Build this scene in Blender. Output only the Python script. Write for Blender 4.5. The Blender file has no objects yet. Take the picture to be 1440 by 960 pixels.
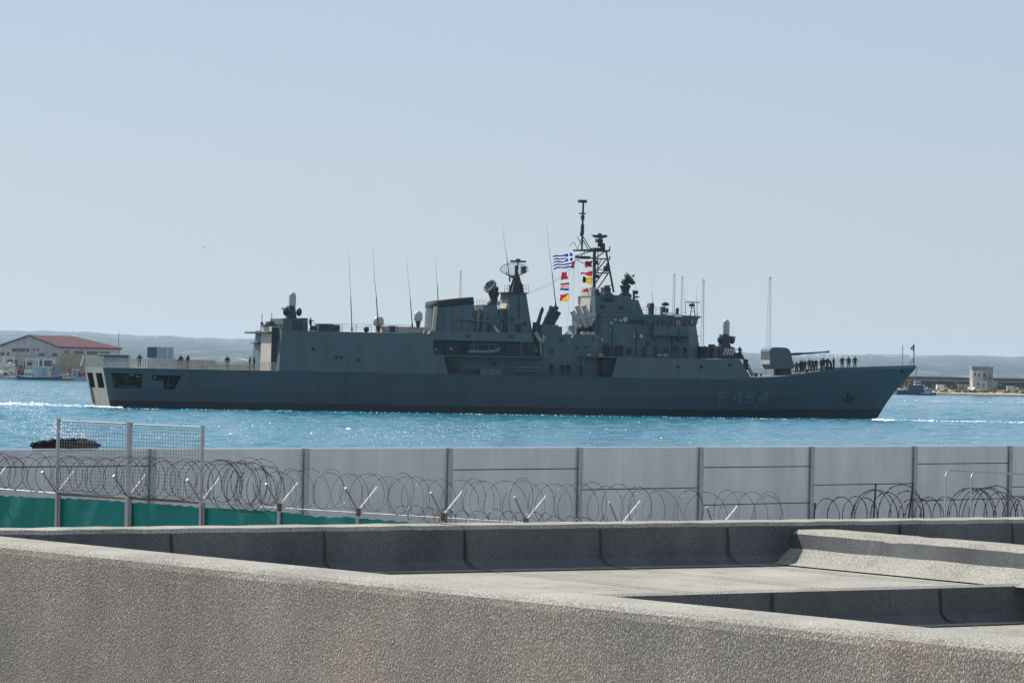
import bpy, bmesh, math, random
import numpy as np
from mathutils import Vector, Matrix
random.seed(7)
rng = np.random.default_rng(11)
R = math.radians
SC = bpy.context.scene
COL = SC.collection

# ------------------------------------------------------------------ camera
F = 4800.0                       # focal length in photo pixels (1440 wide)
CAMZ = 6.1
PITCH = math.atan(40 / F); ROLL = 0.020
cam = bpy.data.cameras.new('camera'); camo = bpy.data.objects.new('camera', cam); COL.objects.link(camo)
cam.sensor_width = 36; cam.lens = F / 1440 * 36; cam.clip_start = 0.5; cam.clip_end = 90000
CM = Matrix.Rotation(R(90) + PITCH, 3, 'X') @ Matrix.Rotation(ROLL, 3, 'Z')
camo.matrix_world = Matrix.Translation((0, 0, CAMZ)) @ CM.to_4x4()
SC.camera = camo
def ray(x, y):
    return CM @ Vector(((x - 720) / F, -(y - 480) / F, -1))
def at(x, y, Y):                 # world point seen at photo pixel x, y at the distance Y
    d = ray(x, y); k = Y / d.y
    return Vector((d.x * k, Y, CAMZ + d.z * k))
def atz(x, y, z):                # ... at the height z
    d = ray(x, y); k = (z - CAMZ) / d.z
    return Vector((d.x * k, d.y * k, z))

# ------------------------------------------------------------------ light
SUN_AZ, SUN_EL = 49.0, 43.0      # degrees left of the view, above the horizon
sd = Vector((-math.sin(R(SUN_AZ)) * math.cos(R(SUN_EL)), math.cos(R(SUN_AZ)) * math.cos(R(SUN_EL)), math.sin(R(SUN_EL))))
sun = bpy.data.lights.new('sun', 'SUN'); suno = bpy.data.objects.new('sun', sun); COL.objects.link(suno)
sun.energy = 5.0; sun.angle = R(0.5); sun.color = (1.0, 0.95, 0.86)
suno.rotation_euler = sd.to_track_quat('Z', 'Y').to_euler()
W = bpy.data.worlds.new('World'); SC.world = W; W.use_nodes = True
nt = W.node_tree; bg = nt.nodes['Background']
sky = nt.nodes.new('ShaderNodeTexSky'); sky.sky_type = 'NISHITA'; sky.sun_disc = False
sky.sun_elevation = R(SUN_EL); sky.sun_rotation = R(-SUN_AZ)
sky.air_density = 1.0; sky.dust_density = 0.5; sky.ozone_density = 2.0
tint = nt.nodes.new('ShaderNodeMix'); tint.data_type = 'RGBA'; tint.blend_type = 'MULTIPLY'; tint.inputs[0].default_value = 1.0; tint.inputs[7].default_value = (0.94, 0.965, 1.12, 1)
veil = nt.nodes.new('ShaderNodeMix'); veil.data_type = 'RGBA'; veil.inputs[0].default_value = 0.66; veil.inputs[7].default_value = (5.75, 6.55, 7.65, 1)   # thin even haze over the sky
nt.links.new(sky.outputs[0], tint.inputs[6]); nt.links.new(tint.outputs[2], veil.inputs[6]); nt.links.new(veil.outputs[2], bg.inputs[0]); bg.inputs[1].default_value = 0.075
SC.view_settings.view_transform = 'Standard'; SC.view_settings.look = 'None'
SC.view_settings.exposure = 0.28; SC.view_settings.gamma = 1
SC.view_settings.use_curve_mapping = False
cy = SC.cycles
cy.max_bounces = 6; cy.diffuse_bounces = 3; cy.glossy_bounces = 3; cy.transmission_bounces = 4; cy.volume_bounces = 1
cy.transparent_max_bounces = 12; cy.sample_clamp_direct = 6; cy.sample_clamp_indirect = 4
cy.use_denoising = True
try: cy.denoiser = 'OPENIMAGEDENOISE'
except Exception: pass

# ------------------------------------------------------------------ materials
M = {}
def mat(name, col, rough=0.6, metal=0.0, vary=0.0, vscale=1.0, bump=0.0, bscale=10.0, spec=0.5, stretch=(1, 1, 1), detail=5, col2=None, bdist=0.02):
    m = bpy.data.materials.new(name); m.use_nodes = True
    n = m.node_tree.nodes; l = m.node_tree.links; b = n['Principled BSDF']
    b.inputs['Base Color'].default_value = (*col, 1); b.inputs['Roughness'].default_value = rough
    b.inputs['Metallic'].default_value = metal; b.inputs['Specular IOR Level'].default_value = spec
    if vary or bump:
        tc = n.new('ShaderNodeTexCoord'); mp = n.new('ShaderNodeMapping'); mp.inputs['Scale'].default_value = stretch
        l.new(tc.outputs['Object'], mp.inputs[0])
    if vary:
        no = n.new('ShaderNodeTexNoise'); no.inputs['Scale'].default_value = vscale; no.inputs['Detail'].default_value = detail
        no.inputs['Roughness'].default_value = 0.65
        l.new(mp.outputs[0], no.inputs['Vector'])
        rp = n.new('ShaderNodeMapRange'); rp.inputs[1].default_value = 0.3; rp.inputs[2].default_value = 0.7
        l.new(no.outputs[0], rp.inputs[0])
        mx = n.new('ShaderNodeMix'); mx.data_type = 'RGBA'
        c2 = col2 or tuple(c * (1 + vary) for c in col); c1 = col if col2 else tuple(c * (1 - vary) for c in col)
        mx.inputs[6].default_value = (*c1, 1); mx.inputs[7].default_value = (*c2, 1)
        l.new(rp.outputs[0], mx.inputs[0]); l.new(mx.outputs[2], b.inputs['Base Color'])
    if bump:
        nb = n.new('ShaderNodeTexNoise'); nb.inputs['Scale'].default_value = bscale; nb.inputs['Detail'].default_value = 3
        l.new(mp.outputs[0], nb.inputs['Vector'])
        bp = n.new('ShaderNodeBump'); bp.inputs['Strength'].default_value = bump; bp.inputs['Distance'].default_value = bdist
        l.new(nb.outputs[0], bp.inputs['Height']); l.new(bp.outputs[0], b.inputs['Normal'])
    M[name] = m; return m
mat('navy', (0.150, 0.185, 0.205), 0.55, vary=0.13, vscale=0.5, stretch=(1, 1, 0.25))
mat('navy_low', (0.118, 0.155, 0.178), 0.5, vary=0.10, vscale=0.4, stretch=(1, 1, 0.2))
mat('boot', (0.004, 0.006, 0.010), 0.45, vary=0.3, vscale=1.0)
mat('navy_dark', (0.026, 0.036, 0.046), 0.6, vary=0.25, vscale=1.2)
mat('deck', (0.12, 0.13, 0.13), 0.8, vary=0.2, vscale=0.8)
mat('soot', (0.012, 0.012, 0.013), 0.8)
mat('mast', (0.016, 0.02, 0.026), 0.6)
mat('inside', (0.010, 0.013, 0.018), 0.8)
mat('pale_sunlit', (0.42, 0.395, 0.335), 0.6, vary=0.15, vscale=1.5)  # pale fittings, and sunlight painted onto the ship's aft faces
mat('transom', (0.31, 0.295, 0.255), 0.7, vary=0.2, vscale=1.2, stretch=(1, 1, 0.4))  # stern plating with sunlight put into its colour, paler than the sides
mat('radome', (0.40, 0.41, 0.40), 0.5)
mat('numeral', (0.082, 0.122, 0.143), 0.6, vary=0.25, vscale=2.0)
mat('glass', (0.015, 0.02, 0.025), 0.12)
mat('net', (0.42, 0.38, 0.33), 0.9, vary=0.3, vscale=2)
mat('rope', (0.10, 0.10, 0.10), 0.8)
mat('tube_grey', (0.42, 0.39, 0.38), 0.6, vary=0.15, vscale=2)
mat('raft', (0.12, 0.14, 0.15), 0.6)
mat('cloth_navy', (0.012, 0.014, 0.02), 0.9); mat('cloth_dark', (0.02, 0.022, 0.026), 0.9); mat('skin', (0.13, 0.085, 0.065), 0.6)
mat('f_blue', (0.015, 0.04, 0.30), 0.8); mat('f_white', (0.8, 0.8, 0.8), 0.8); mat('f_red', (0.55, 0.02, 0.03), 0.8)
mat('f_yellow', (0.85, 0.55, 0.03), 0.8); mat('f_black', (0.015, 0.015, 0.02), 0.8); mat('f_orange', (0.75, 0.12, 0.02), 0.8)
for k in ('f_blue', 'f_white', 'f_red', 'f_yellow', 'f_orange'):      # thin bunting lets light through
    n = M[k].node_tree.nodes; l = M[k].node_tree.links; b = n['Principled BSDF']
    t = n.new('ShaderNodeBsdfTranslucent'); t.inputs[0].default_value = b.inputs['Base Color'].default_value
    a = n.new('ShaderNodeMixShader'); a.inputs[0].default_value = 0.5
    l.new(b.outputs[0], a.inputs[1]); l.new(t.outputs[0], a.inputs[2]); l.new(a.outputs[0], n['Material Output'].inputs[0])
mat('galv', (0.33, 0.34, 0.35), 0.45, 0.5, vary=0.15, vscale=6)
mat('galv_dark', (0.20, 0.215, 0.23), 0.5, 0.4, vary=0.2, vscale=6)
mat('galv_sunlit', (0.62, 0.62, 0.62), 0.5, 0.1, vary=0.1, vscale=6)
mat('rusty', (0.12, 0.08, 0.06), 0.7, 0.2, vary=0.3, vscale=10)
mat('wire', (0.055, 0.055, 0.06), 0.45, 0.6)
mat('wire_dark', (0.025, 0.022, 0.024), 0.6, 0.3)
mat('panel', (0.60, 0.615, 0.615), 0.6, vary=0.06, vscale=0.7)
mat('seam_dark', (0.12, 0.125, 0.13), 0.8)
mat('shadecloth', (0.0, 0.165, 0.145), 0.8, vary=0.12, vscale=1.5, stretch=(1, 1, 0.4), bump=0.4, bscale=3)
mat('debris', (0.018, 0.012, 0.016), 0.95, vary=0.6, vscale=8, bump=1.0, bscale=14)
mat('concrete', (0.36, 0.35, 0.33), 0.9, vary=0.15, vscale=1.2)
mat('bitumen', (0.025, 0.025, 0.027), 0.7)
mat('lap', (0.16, 0.16, 0.155), 0.85)
mat('shed_white', (0.42, 0.42, 0.41), 0.7, vary=0.08, vscale=0.3)
mat('shed_red', (0.10, 0.022, 0.022), 0.7, vary=0.15, vscale=0.25, stretch=(1, 1, 1))
mat('shed_tan', (0.30, 0.25, 0.18), 0.8, vary=0.15, vscale=0.5)
mat('win_dark', (0.05, 0.06, 0.075), 0.3)
mat('white_paint', (0.75, 0.75, 0.73), 0.5); mat('cream', (0.55, 0.50, 0.40), 0.6); mat('blue_pale', (0.25, 0.40, 0.50), 0.6)
mat('blue_dark', (0.02, 0.035, 0.09), 0.5); mat('blue_mid', (0.06, 0.20, 0.36), 0.5); mat('grey_blue', (0.20, 0.24, 0.30), 0.6)
mat('red_dull', (0.25, 0.05, 0.04), 0.6); mat('orange', (0.35, 0.12, 0.05), 0.6); mat('car_dark', (0.03, 0.032, 0.04), 0.3)
mat('tyre', (0.015, 0.015, 0.015), 0.9)
mat('stone', (0.30, 0.27, 0.22), 0.9, vary=0.25, vscale=0.4)
mat('rock_dark', (0.09, 0.085, 0.08), 0.9, vary=0.4, vscale=0.4, bump=1.0, bscale=0.7, bdist=0.5)
mat('sand', (0.34, 0.28, 0.19), 0.95, vary=0.25, vscale=0.15)
mat('scrub', (0.10, 0.12, 0.05), 0.95, vary=0.5, vscale=0.15)
mat('tower_steel', (0.30, 0.31, 0.32), 0.6)
mat('house_wall', (0.80, 0.77, 0.73), 0.8)
mat('foam_glint', (0.82, 0.85, 0.86), 0.7)
mat('rubber_grey', (0.12, 0.15, 0.16), 0.7)

def hull_material(name, col, dark):
    """grey ship's paint: faint plating seams, weather streaks running down, a little rust"""
    m = bpy.data.materials.new(name); m.use_nodes = True; n = m.node_tree.nodes; l = m.node_tree.links
    b = n['Principled BSDF']; b.inputs['Roughness'].default_value = 0.55
    tc = n.new('ShaderNodeTexCoord')
    mp = n.new('ShaderNodeMapping'); mp.inputs['Scale'].default_value = (1.2, 1.2, 0.10); l.new(tc.outputs['Object'], mp.inputs[0])
    n1 = n.new('ShaderNodeTexNoise'); n1.inputs['Scale'].default_value = 1.0; n1.inputs['Detail'].default_value = 6; l.new(mp.outputs[0], n1.inputs['Vector'])
    n2 = n.new('ShaderNodeTexNoise'); n2.inputs['Scale'].default_value = 0.12; n2.inputs['Detail'].default_value = 4; l.new(tc.outputs['Object'], n2.inputs['Vector'])
    ad = n.new('ShaderNodeMath'); ad.operation = 'ADD'; l.new(n1.outputs[0], ad.inputs[0]); l.new(n2.outputs[0], ad.inputs[1])
    rp = n.new('ShaderNodeMapRange'); rp.inputs[1].default_value = 0.75; rp.inputs[2].default_value = 1.3; l.new(ad.outputs[0], rp.inputs[0])
    mx = n.new('ShaderNodeMix'); mx.data_type = 'RGBA'; mx.inputs[6].default_value = (*dark, 1); mx.inputs[7].default_value = (*col, 1)
    l.new(rp.outputs[0], mx.inputs[0]); l.new(mx.outputs[2], b.inputs['Base Color'])
    br = n.new('ShaderNodeTexBrick'); br.inputs['Scale'].default_value = 1.0; br.inputs['Brick Width'].default_value = 6.0; br.inputs['Row Height'].default_value = 2.3
    br.inputs['Mortar Size'].default_value = 0.03; br.inputs['Mortar Smooth'].default_value = 0.6
    mq = n.new('ShaderNodeMapping'); mq.inputs['Rotation'].default_value = (R(-90), 0, 0); l.new(tc.outputs['Object'], mq.inputs[0]); l.new(mq.outputs[0], br.inputs['Vector'])
    bp = n.new('ShaderNodeBump'); bp.inputs['Strength'].default_value = 0.35; bp.inputs['Distance'].default_value = 0.03; l.new(br.outputs['Fac'], bp.inputs['Height'])
    n3 = n.new('ShaderNodeTexNoise'); n3.inputs['Scale'].default_value = 0.6; l.new(tc.outputs['Object'], n3.inputs['Vector'])
    b2 = n.new('ShaderNodeBump'); b2.inputs['Strength'].default_value = 0.35; b2.inputs['Distance'].default_value = 0.12
    l.new(n3.outputs[0], b2.inputs['Height']); l.new(bp.outputs[0], b2.inputs['Normal']); l.new(b2.outputs[0], b.inputs['Normal'])
    M[name] = m
hull_material('hull', (0.043, 0.076, 0.096), (0.032, 0.060, 0.078))
hull_material('house', (0.074, 0.112, 0.124), (0.054, 0.088, 0.101))

def grain_material(name, c1, c2, c3, scale, bstr, bdist, mottle, lo=0.35, hi=0.65, stretch=(1, 1, 1)):
    """rough-cast render or mineral felt: fine grain in colour and relief, and broad stains"""
    m = bpy.data.materials.new(name); m.use_nodes = True; n = m.node_tree.nodes; l = m.node_tree.links
    b = n['Principled BSDF']; b.inputs['Roughness'].default_value = 0.95; b.inputs['Specular IOR Level'].default_value = 0.2
    tc = n.new('ShaderNodeTexCoord')
    mp = n.new('ShaderNodeMapping'); mp.inputs['Scale'].default_value = stretch; l.new(tc.outputs['Object'], mp.inputs[0])
    n1 = n.new('ShaderNodeTexNoise'); n1.inputs['Scale'].default_value = scale; n1.inputs['Detail'].default_value = 2; l.new(mp.outputs[0], n1.inputs['Vector'])
    n2 = n.new('ShaderNodeTexNoise'); n2.inputs['Scale'].default_value = mottle; n2.inputs['Detail'].default_value = 6; n2.inputs['Roughness'].default_value = 0.6; l.new(tc.outputs['Object'], n2.inputs['Vector'])
    r1 = n.new('ShaderNodeMapRange'); r1.inputs[1].default_value = lo; r1.inputs[2].default_value = hi; l.new(n1.outputs[0], r1.inputs[0])
    r2 = n.new('ShaderNodeMapRange'); r2.inputs[1].default_value = 0.35; r2.inputs[2].default_value = 0.65; l.new(n2.outputs[0], r2.inputs[0])
    m1 = n.new('ShaderNodeMix'); m1.data_type = 'RGBA'; m1.inputs[6].default_value = (*c1, 1); m1.inputs[7].default_value = (*c2, 1); l.new(r1.outputs[0], m1.inputs[0])
    m2 = n.new('ShaderNodeMix'); m2.data_type = 'RGBA'; m2.blend_type = 'MULTIPLY'; m2.inputs[0].default_value = 1.0
    mm = n.new('ShaderNodeMix'); mm.data_type = 'RGBA'; mm.inputs[6].default_value = (1, 1, 1, 1); mm.inputs[7].default_value = (*c3, 1); l.new(r2.outputs[0], mm.inputs[0])
    l.new(m1.outputs[2], m2.inputs[6]); l.new(mm.outputs[2], m2.inputs[7])
    l.new(m2.outputs[2], b.inputs['Base Color'])
    vo = n.new('ShaderNodeTexVoronoi'); vo.inputs['Scale'].default_value = scale * 0.8; l.new(mp.outputs[0], vo.inputs['Vector'])
    ma = n.new('ShaderNodeMath'); ma.operation = 'SUBTRACT'; l.new(n1.outputs[0], ma.inputs[0]); l.new(vo.outputs[0], ma.inputs[1])
    bp = n.new('ShaderNodeBump'); bp.inputs['Strength'].default_value = bstr; bp.inputs['Distance'].default_value = bdist
    l.new(ma.outputs[0], bp.inputs['Height']); l.new(bp.outputs[0], b.inputs['Normal'])
    M[name] = m
grain_material('stucco', (0.30, 0.258, 0.222), (0.76, 0.69, 0.585), (0.76, 0.78, 0.82), 150, 0.6, 0.0045, 1.3, 0.48, 0.74, (1, 1, 0.75))
def weather(name, strength, scale, c_lo, c_hi, lo=0.38, hi=0.66):
    """drips and blotches multiplied over the base colour"""
    n = M[name].node_tree.nodes; l = M[name].node_tree.links; b = n['Principled BSDF']; src = b.inputs['Base Color'].links[0].from_socket
    tc = n.new('ShaderNodeTexCoord'); mp = n.new('ShaderNodeMapping'); mp.inputs['Scale'].default_value = scale; l.new(tc.outputs['Object'], mp.inputs[0])
    no = n.new('ShaderNodeTexNoise'); no.inputs['Scale'].default_value = 1.0; no.inputs['Detail'].default_value = 7; no.inputs['Roughness'].default_value = 0.68; l.new(mp.outputs[0], no.inputs['Vector'])
    rp = n.new('ShaderNodeMapRange'); rp.inputs[1].default_value = lo; rp.inputs[2].default_value = hi; l.new(no.outputs[0], rp.inputs[0])
    mm = n.new('ShaderNodeMix'); mm.data_type = 'RGBA'; mm.inputs[6].default_value = (*c_lo, 1); mm.inputs[7].default_value = (*c_hi, 1); l.new(rp.outputs[0], mm.inputs[0])
    mu = n.new('ShaderNodeMix'); mu.data_type = 'RGBA'; mu.blend_type = 'MULTIPLY'; mu.inputs[0].default_value = strength
    l.new(src, mu.inputs[6]); l.new(mm.outputs[2], mu.inputs[7]); l.new(mu.outputs[2], b.inputs['Base Color'])
weather('stucco', 1.0, (0.8, 0.8, 1.0), (1.05, 0.99, 0.94), (0.90, 0.94, 0.97))
weather('stucco', 0.45, (5.0, 5.0, 0.5), (0.66, 0.66, 0.68), (1.0, 1.0, 1.0), 0.30, 0.50)
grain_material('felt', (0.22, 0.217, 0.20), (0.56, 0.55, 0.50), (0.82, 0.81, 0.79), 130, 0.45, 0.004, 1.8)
grain_material('felt_shaded', (0.098, 0.105, 0.112), (0.185, 0.192, 0.198), (0.82, 0.83, 0.84), 150, 0.3, 0.004, 1.8)  # darker felt copy that paints shade onto upstand faces and fillets

weather('felt', 0.9, (1.5, 1.5, 1.5), (0.80, 0.79, 0.77), (1.06, 1.05, 1.02)); weather('felt', 0.7, (6, 6, 6), (0.62, 0.62, 0.62), (1, 1, 1), 0.28, 0.42)
weather('felt_shaded', 0.9, (2, 2, 1), (0.7, 0.7, 0.72), (1.1, 1.1, 1.08))
weather('panel', 1.0, (1.6, 1.6, 0.3), (0.86, 0.86, 0.86), (1.03, 1.03, 1.03)); weather('panel', 0.7, (5, 5, 0.35), (0.74, 0.72, 0.69), (1, 1, 1), 0.26, 0.42)
weather('hull', 0.5, (0.5, 0.5, 0.06), (0.72, 0.68, 0.62), (1.05, 1.05, 1.05), 0.30, 0.48); weather('house', 0.45, (0.9, 0.9, 0.2), (0.70, 0.66, 0.60), (1.08, 1.08, 1.06), 0.30, 0.50)
weather('shed_white', 1.0, (0.5, 0.5, 0.1), (0.75, 0.74, 0.72), (1.05, 1.05, 1.05))
def hill_material():
    m = bpy.data.materials.new('hill'); m.use_nodes = True; n = m.node_tree.nodes; l = m.node_tree.links
    b = n['Principled BSDF']; b.inputs['Roughness'].default_value = 1.0; b.inputs['Specular IOR Level'].default_value = 0.0
    tc = n.new('ShaderNodeTexCoord'); mp = n.new('ShaderNodeMapping'); mp.inputs['Scale'].default_value = (1, 0.12, 3); l.new(tc.outputs['Object'], mp.inputs[0])
    n1 = n.new('ShaderNodeTexNoise'); n1.inputs['Scale'].default_value = 0.009; n1.inputs['Detail'].default_value = 8; n1.inputs['Roughness'].default_value = 0.7; l.new(mp.outputs[0], n1.inputs['Vector'])
    cr = n.new('ShaderNodeValToRGB'); l.new(n1.outputs[0], cr.inputs[0])
    e = cr.color_ramp.elements; e[0].position = 0.40; e[0].color = (0.015, 0.025, 0.032, 1); e[1].position = 0.72; e[1].color = (0.26, 0.21, 0.19, 1)
    x = cr.color_ramp.elements.new(0.55); x.color = (0.04, 0.05, 0.055, 1)
    l.new(cr.outputs[0], b.inputs['Base Color']); M['hill'] = m
hill_material()

def water_material():
    m = bpy.data.materials.new('sea'); m.use_nodes = True; n = m.node_tree.nodes; l = m.node_tree.links
    b = n['Principled BSDF']; b.inputs['Base Color'].default_value = (0.012, 0.115, 0.175, 1)
    b.inputs['Roughness'].default_value = 0.12; b.inputs['IOR'].default_value = 1.333
    tc = n.new('ShaderNodeTexCoord')
    n1 = n.new('ShaderNodeTexNoise'); n1.inputs['Scale'].default_value = 2.2; n1.inputs['Detail'].default_value = 4; l.new(tc.outputs['Object'], n1.inputs['Vector'])
    bp = n.new('ShaderNodeBump'); bp.inputs['Strength'].default_value = 1.0; bp.inputs['Distance'].default_value = 0.10
    l.new(n1.outputs[0], bp.inputs['Height']); l.new(bp.outputs[0], b.inputs['Normal'])
    n2 = n.new('ShaderNodeTexNoise'); n2.inputs['Scale'].default_value = 0.012; n2.inputs['Detail'].default_value = 3; l.new(tc.outputs['Object'], n2.inputs['Vector'])
    mx = n.new('ShaderNodeMix'); mx.data_type = 'RGBA'; mx.inputs[6].default_value = (0.010, 0.155, 0.235, 1); mx.inputs[7].default_value = (0.022, 0.205, 0.28, 1)
    l.new(n2.outputs[0], mx.inputs[0]); l.new(mx.outputs[2], b.inputs['Base Color'])
    M['sea'] = m
water_material()

# ------------------------------------------------------------------ mesh builder
class MB:
    def __init__(s): s.v = []; s.f = []; s.m = []; s.s = []
    def add(s, vs, fs, mi=0, smooth=False):
        o = len(s.v); s.v += [tuple(p) for p in vs]
        for f in fs: s.f.append([i + o for i in f]); s.m.append(mi); s.s.append(smooth)
        return s
    def hexa(s, p, mi=0):        # 8 corners: bottom ring, top ring
        return s.add(p, [(3, 2, 1, 0), (4, 5, 6, 7), (0, 1, 5, 4), (1, 2, 6, 5), (2, 3, 7, 6), (3, 0, 4, 7)], mi)
    def box(s, c, d, rz=0.0, mi=0, top=1.0):
        c = Vector(c); x, y, z = d[0] / 2, d[1] / 2, d[2] / 2; r = Matrix.Rotation(rz, 3, 'Z')
        P = [(-x, -y, -z), (x, -y, -z), (x, y, -z), (-x, y, -z), (-x * top, -y * top, z), (x * top, -y * top, z), (x * top, y * top, z), (-x * top, y * top, z)]
        return s.hexa([c + r @ Vector(p) for p in P], mi)
    def rings(s, rings, mi=0, smooth=True, caps=True, closed=False):
        n = len(rings[0]); vs = [p for r in rings for p in r]; fs = []
        k = len(rings)
        for i in range(k if closed else k - 1):
            for j in range(n):
                a, b = i * n + j, i * n + (j + 1) % n; c, d = ((i + 1) % k) * n + (j + 1) % n, ((i + 1) % k) * n + j
                fs.append((a, b, c, d))
        s.add(vs, fs, mi, smooth)
        if caps and not closed:
            s.add(rings[0], [tuple(range(n))[::-1]], mi); s.add(rings[-1], [tuple(range(n))], mi)
        return s
    def tube(s, pts, r, n=6, mi=0, closed=False, r1=None):
        pts = [Vector(p) for p in pts]; rr = []; up = None
        for i, p in enumerate(pts):
            if closed: t = pts[(i + 1) % len(pts)] - pts[i - 1]
            else: t = pts[min(i + 1, len(pts) - 1)] - pts[max(i - 1, 0)]
            if t.length < 1e-9: t = Vector((0, 0, 1))
            t.normalize()
            if up is None: up = t.orthogonal().normalized()
            up = (up - t * up.dot(t)); up = up.normalized() if up.length > 1e-6 else t.orthogonal().normalized()
            b = t.cross(up); q = r if r1 is None else r + (r1 - r) * i / max(1, len(pts) - 1)
            rr.append([p + (up * math.cos(2 * math.pi * k / n) + b * math.sin(2 * math.pi * k / n)) * q for k in range(n)])
        return s.rings(rr, mi, n > 4, True, closed)
    def cyl(s, a, b, r0, r1=None, n=12, mi=0):
        return s.tube([a, b], r0, n, mi, r1=r0 if r1 is None else r1)
    def lathe(s, c, prof, n=14, mi=0, axis=(0, 0, 1)):
        c = Vector(c); q = Vector((0, 0, 1)).rotation_difference(Vector(axis))
        return s.rings([[c + q @ Vector((r * math.cos(2 * math.pi * k / n), r * math.sin(2 * math.pi * k / n), z)) for k in range(n)] for r, z in prof], mi)
    def ball(s, c, r, n=10, mi=0):
        r = r if hasattr(r, '__len__') else (r, r, r); c = Vector(c); m = max(4, n // 2)
        return s.rings([[c + Vector((r[0] * math.sin(t) * math.cos(2 * math.pi * k / n), r[1] * math.sin(t) * math.sin(2 * math.pi * k / n), -r[2] * math.cos(t))) for k in range(n)]
                        for t in [0.05 + (math.pi - 0.1) * i / m for i in range(m + 1)]], mi)
    def prism(s, poly, off, mi=0):   # polygon of 3D points swept by off
        n = len(poly); a = [Vector(p) for p in poly]; b = [p + Vector(off) for p in a]
        return s.add(a + b, [tuple(range(n)), tuple(range(2 * n - 1, n - 1, -1))] + [(i, n + i, n + (i + 1) % n, (i + 1) % n) for i in range(n)], mi)
    def build(s, name, mats, parent=None, loc=None):
        me = bpy.data.meshes.new(name); me.from_pydata(s.v, [], s.f)
        for k in (mats if isinstance(mats, (list, tuple)) else [mats]): me.materials.append(M[k])
        me.polygons.foreach_set('material_index', s.m); me.polygons.foreach_set('use_smooth', s.s)
        bm = bmesh.new(); bm.from_mesh(me); bmesh.ops.recalc_face_normals(bm, faces=bm.faces); bm.to_mesh(me); bm.free()
        o = bpy.data.objects.new(name, me); COL.objects.link(o)
        if parent: o.parent = parent
        if loc is not None: o.location = loc
        return o
def split(mb, name, mats, parent):
    """each loose piece of mb becomes a part of its own"""
    key = {}; par_ = list(range(len(mb.f)))
    def find(i):
        while par_[i] != i: par_[i] = par_[par_[i]]; i = par_[i]
        return i
    for fi, f in enumerate(mb.f):
        for vi in f:
            k = tuple(round(c, 3) for c in mb.v[vi])
            if k in key: par_[find(fi)] = find(key[k])
            else: key[k] = fi
    grp = {}
    for fi in range(len(mb.f)): grp.setdefault(find(fi), []).append(fi)
    out = []
    for fl_ in grp.values():
        m2 = MB()
        for fi in fl_: m2.add([mb.v[i] for i in mb.f[fi]], [tuple(range(len(mb.f[fi])))], mb.m[fi], mb.s[fi])
        o = m2.build(name, mats, parent); bm = bmesh.new(); bm.from_mesh(o.data); bmesh.ops.remove_doubles(bm, verts=bm.verts, dist=0.0005); bmesh.ops.recalc_face_normals(bm, faces=bm.faces); bm.to_mesh(o.data); bm.free(); out.append(o)
    return out
def tag(o, label=None, cat=None, group=None, kind=None):
    if label: o['label'] = label
    if cat: o['category'] = cat
    if group: o['group'] = group
    if kind: o['kind'] = kind
    return o
def thing(name, label, cat, loc=(0, 0, 0), rz=0.0, group=None):
    o = bpy.data.objects.new(name, None); COL.objects.link(o); o.location = loc; o.rotation_euler = (0, 0, rz); o.empty_display_size = 0.2
    return tag(o, label, cat, group)
def copy_tree(o, parent=None):
    c = o.copy(); COL.objects.link(c)
    if parent: c.parent = parent
    for ch in list(o.children): copy_tree(ch, c)
    return c
def interp(xs, ys, x):
    return float(np.interp(x, xs, ys))

# ================================================================== THE FRIGATE
PSI = R(20.5)
SO = Vector((-2.0, 480.0, 0.0))
UX = Vector((math.cos(PSI), math.sin(PSI), 0)); VX = Vector((math.sin(PSI), -math.cos(PSI), 0))
def q(x, y, v=0.0):              # photo pixel -> (u along the ship, height) on the fore-and-aft plane v metres towards the viewer
    d = ray(x, y); n = VX
    k = ((SO + VX * v - Vector((0, 0, CAMZ))).dot(n)) / d.dot(n)
    p = Vector((0, 0, CAMZ)) + d * k - SO
    return p.dot(UX), p.z
def S(x, y, v=0.0):              # ... -> ship coordinates
    u, z = q(x, y, v); return Vector((u, -v, z))
def L(u, v, z): return Vector((u, -v, z))
frig = thing('frigate', 'long grey naval frigate with F454 on its bow crossing the bay', 'warship', SO, PSI)

ZD = 5.35                        # main deck
st_t, st_b = q(144.4, 517, 5.2), q(154, 572, 4.7)
stem = [q(1233, 589, 0), q(1243, 572, 0), q(1253, 557, 0), q(1271, 536, 0), q(1290, 515.5, 0)]
def us(z): return st_b[0] + (st_t[0] - st_b[0]) * (z - st_b[1]) / (st_t[1] - st_b[1])
def ub(z):
    zs = [p[1] for p in stem]; u_ = [p[0] for p in stem]
    if z < zs[0]: return u_[0] + (z - zs[0]) * 0.5
    return interp(zs, u_, z)
dk = [q(1059, 530, 6.1), q(1100, 529.3, 5.4), q(1130, 527, 4.8), q(1160, 522.4, 4.0), q(1200, 519.2, 2.8), q(1250, 517.2, 1.3), q(1290, 515.5, 0)]
def zdk(u):
    return interp([-100, dk[0][0] - 4] + [p[0] for p in dk[1:]], [ZD, ZD] + [max(ZD, p[1]) for p in dk[1:]], u)
def prof(s, aft, n):
    if s < 0.38: return 1 - (1 - aft) * ((0.38 - s) / 0.38) ** 2
    if s < 0.58: return 1.0
    return max(0.0, 1 - ((s - 0.58) / 0.42) ** n)
def hbst(s, t):
    Dk = 7.3 * prof(s, 0.74, 2.3); Wl = 6.75 * prof(s, 0.72, 1.65)
    if t < 0: return Wl * (1 + 0.6 * t)
    f = interp([0, 0.18, 0.5, 1.0], [0, 0.18, 0.62, 1.0], t)
    return Wl + (Dk - Wl) * f
def s_of(u, z): return min(1, max(0, (u - us(z)) / (ub(z) - us(z))))
def hb(u, z):
    return hbst(s_of(u, z), z / zdk(u))
def Dk(u): return hbst(s_of(u, ZD), 1.0)
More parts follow.
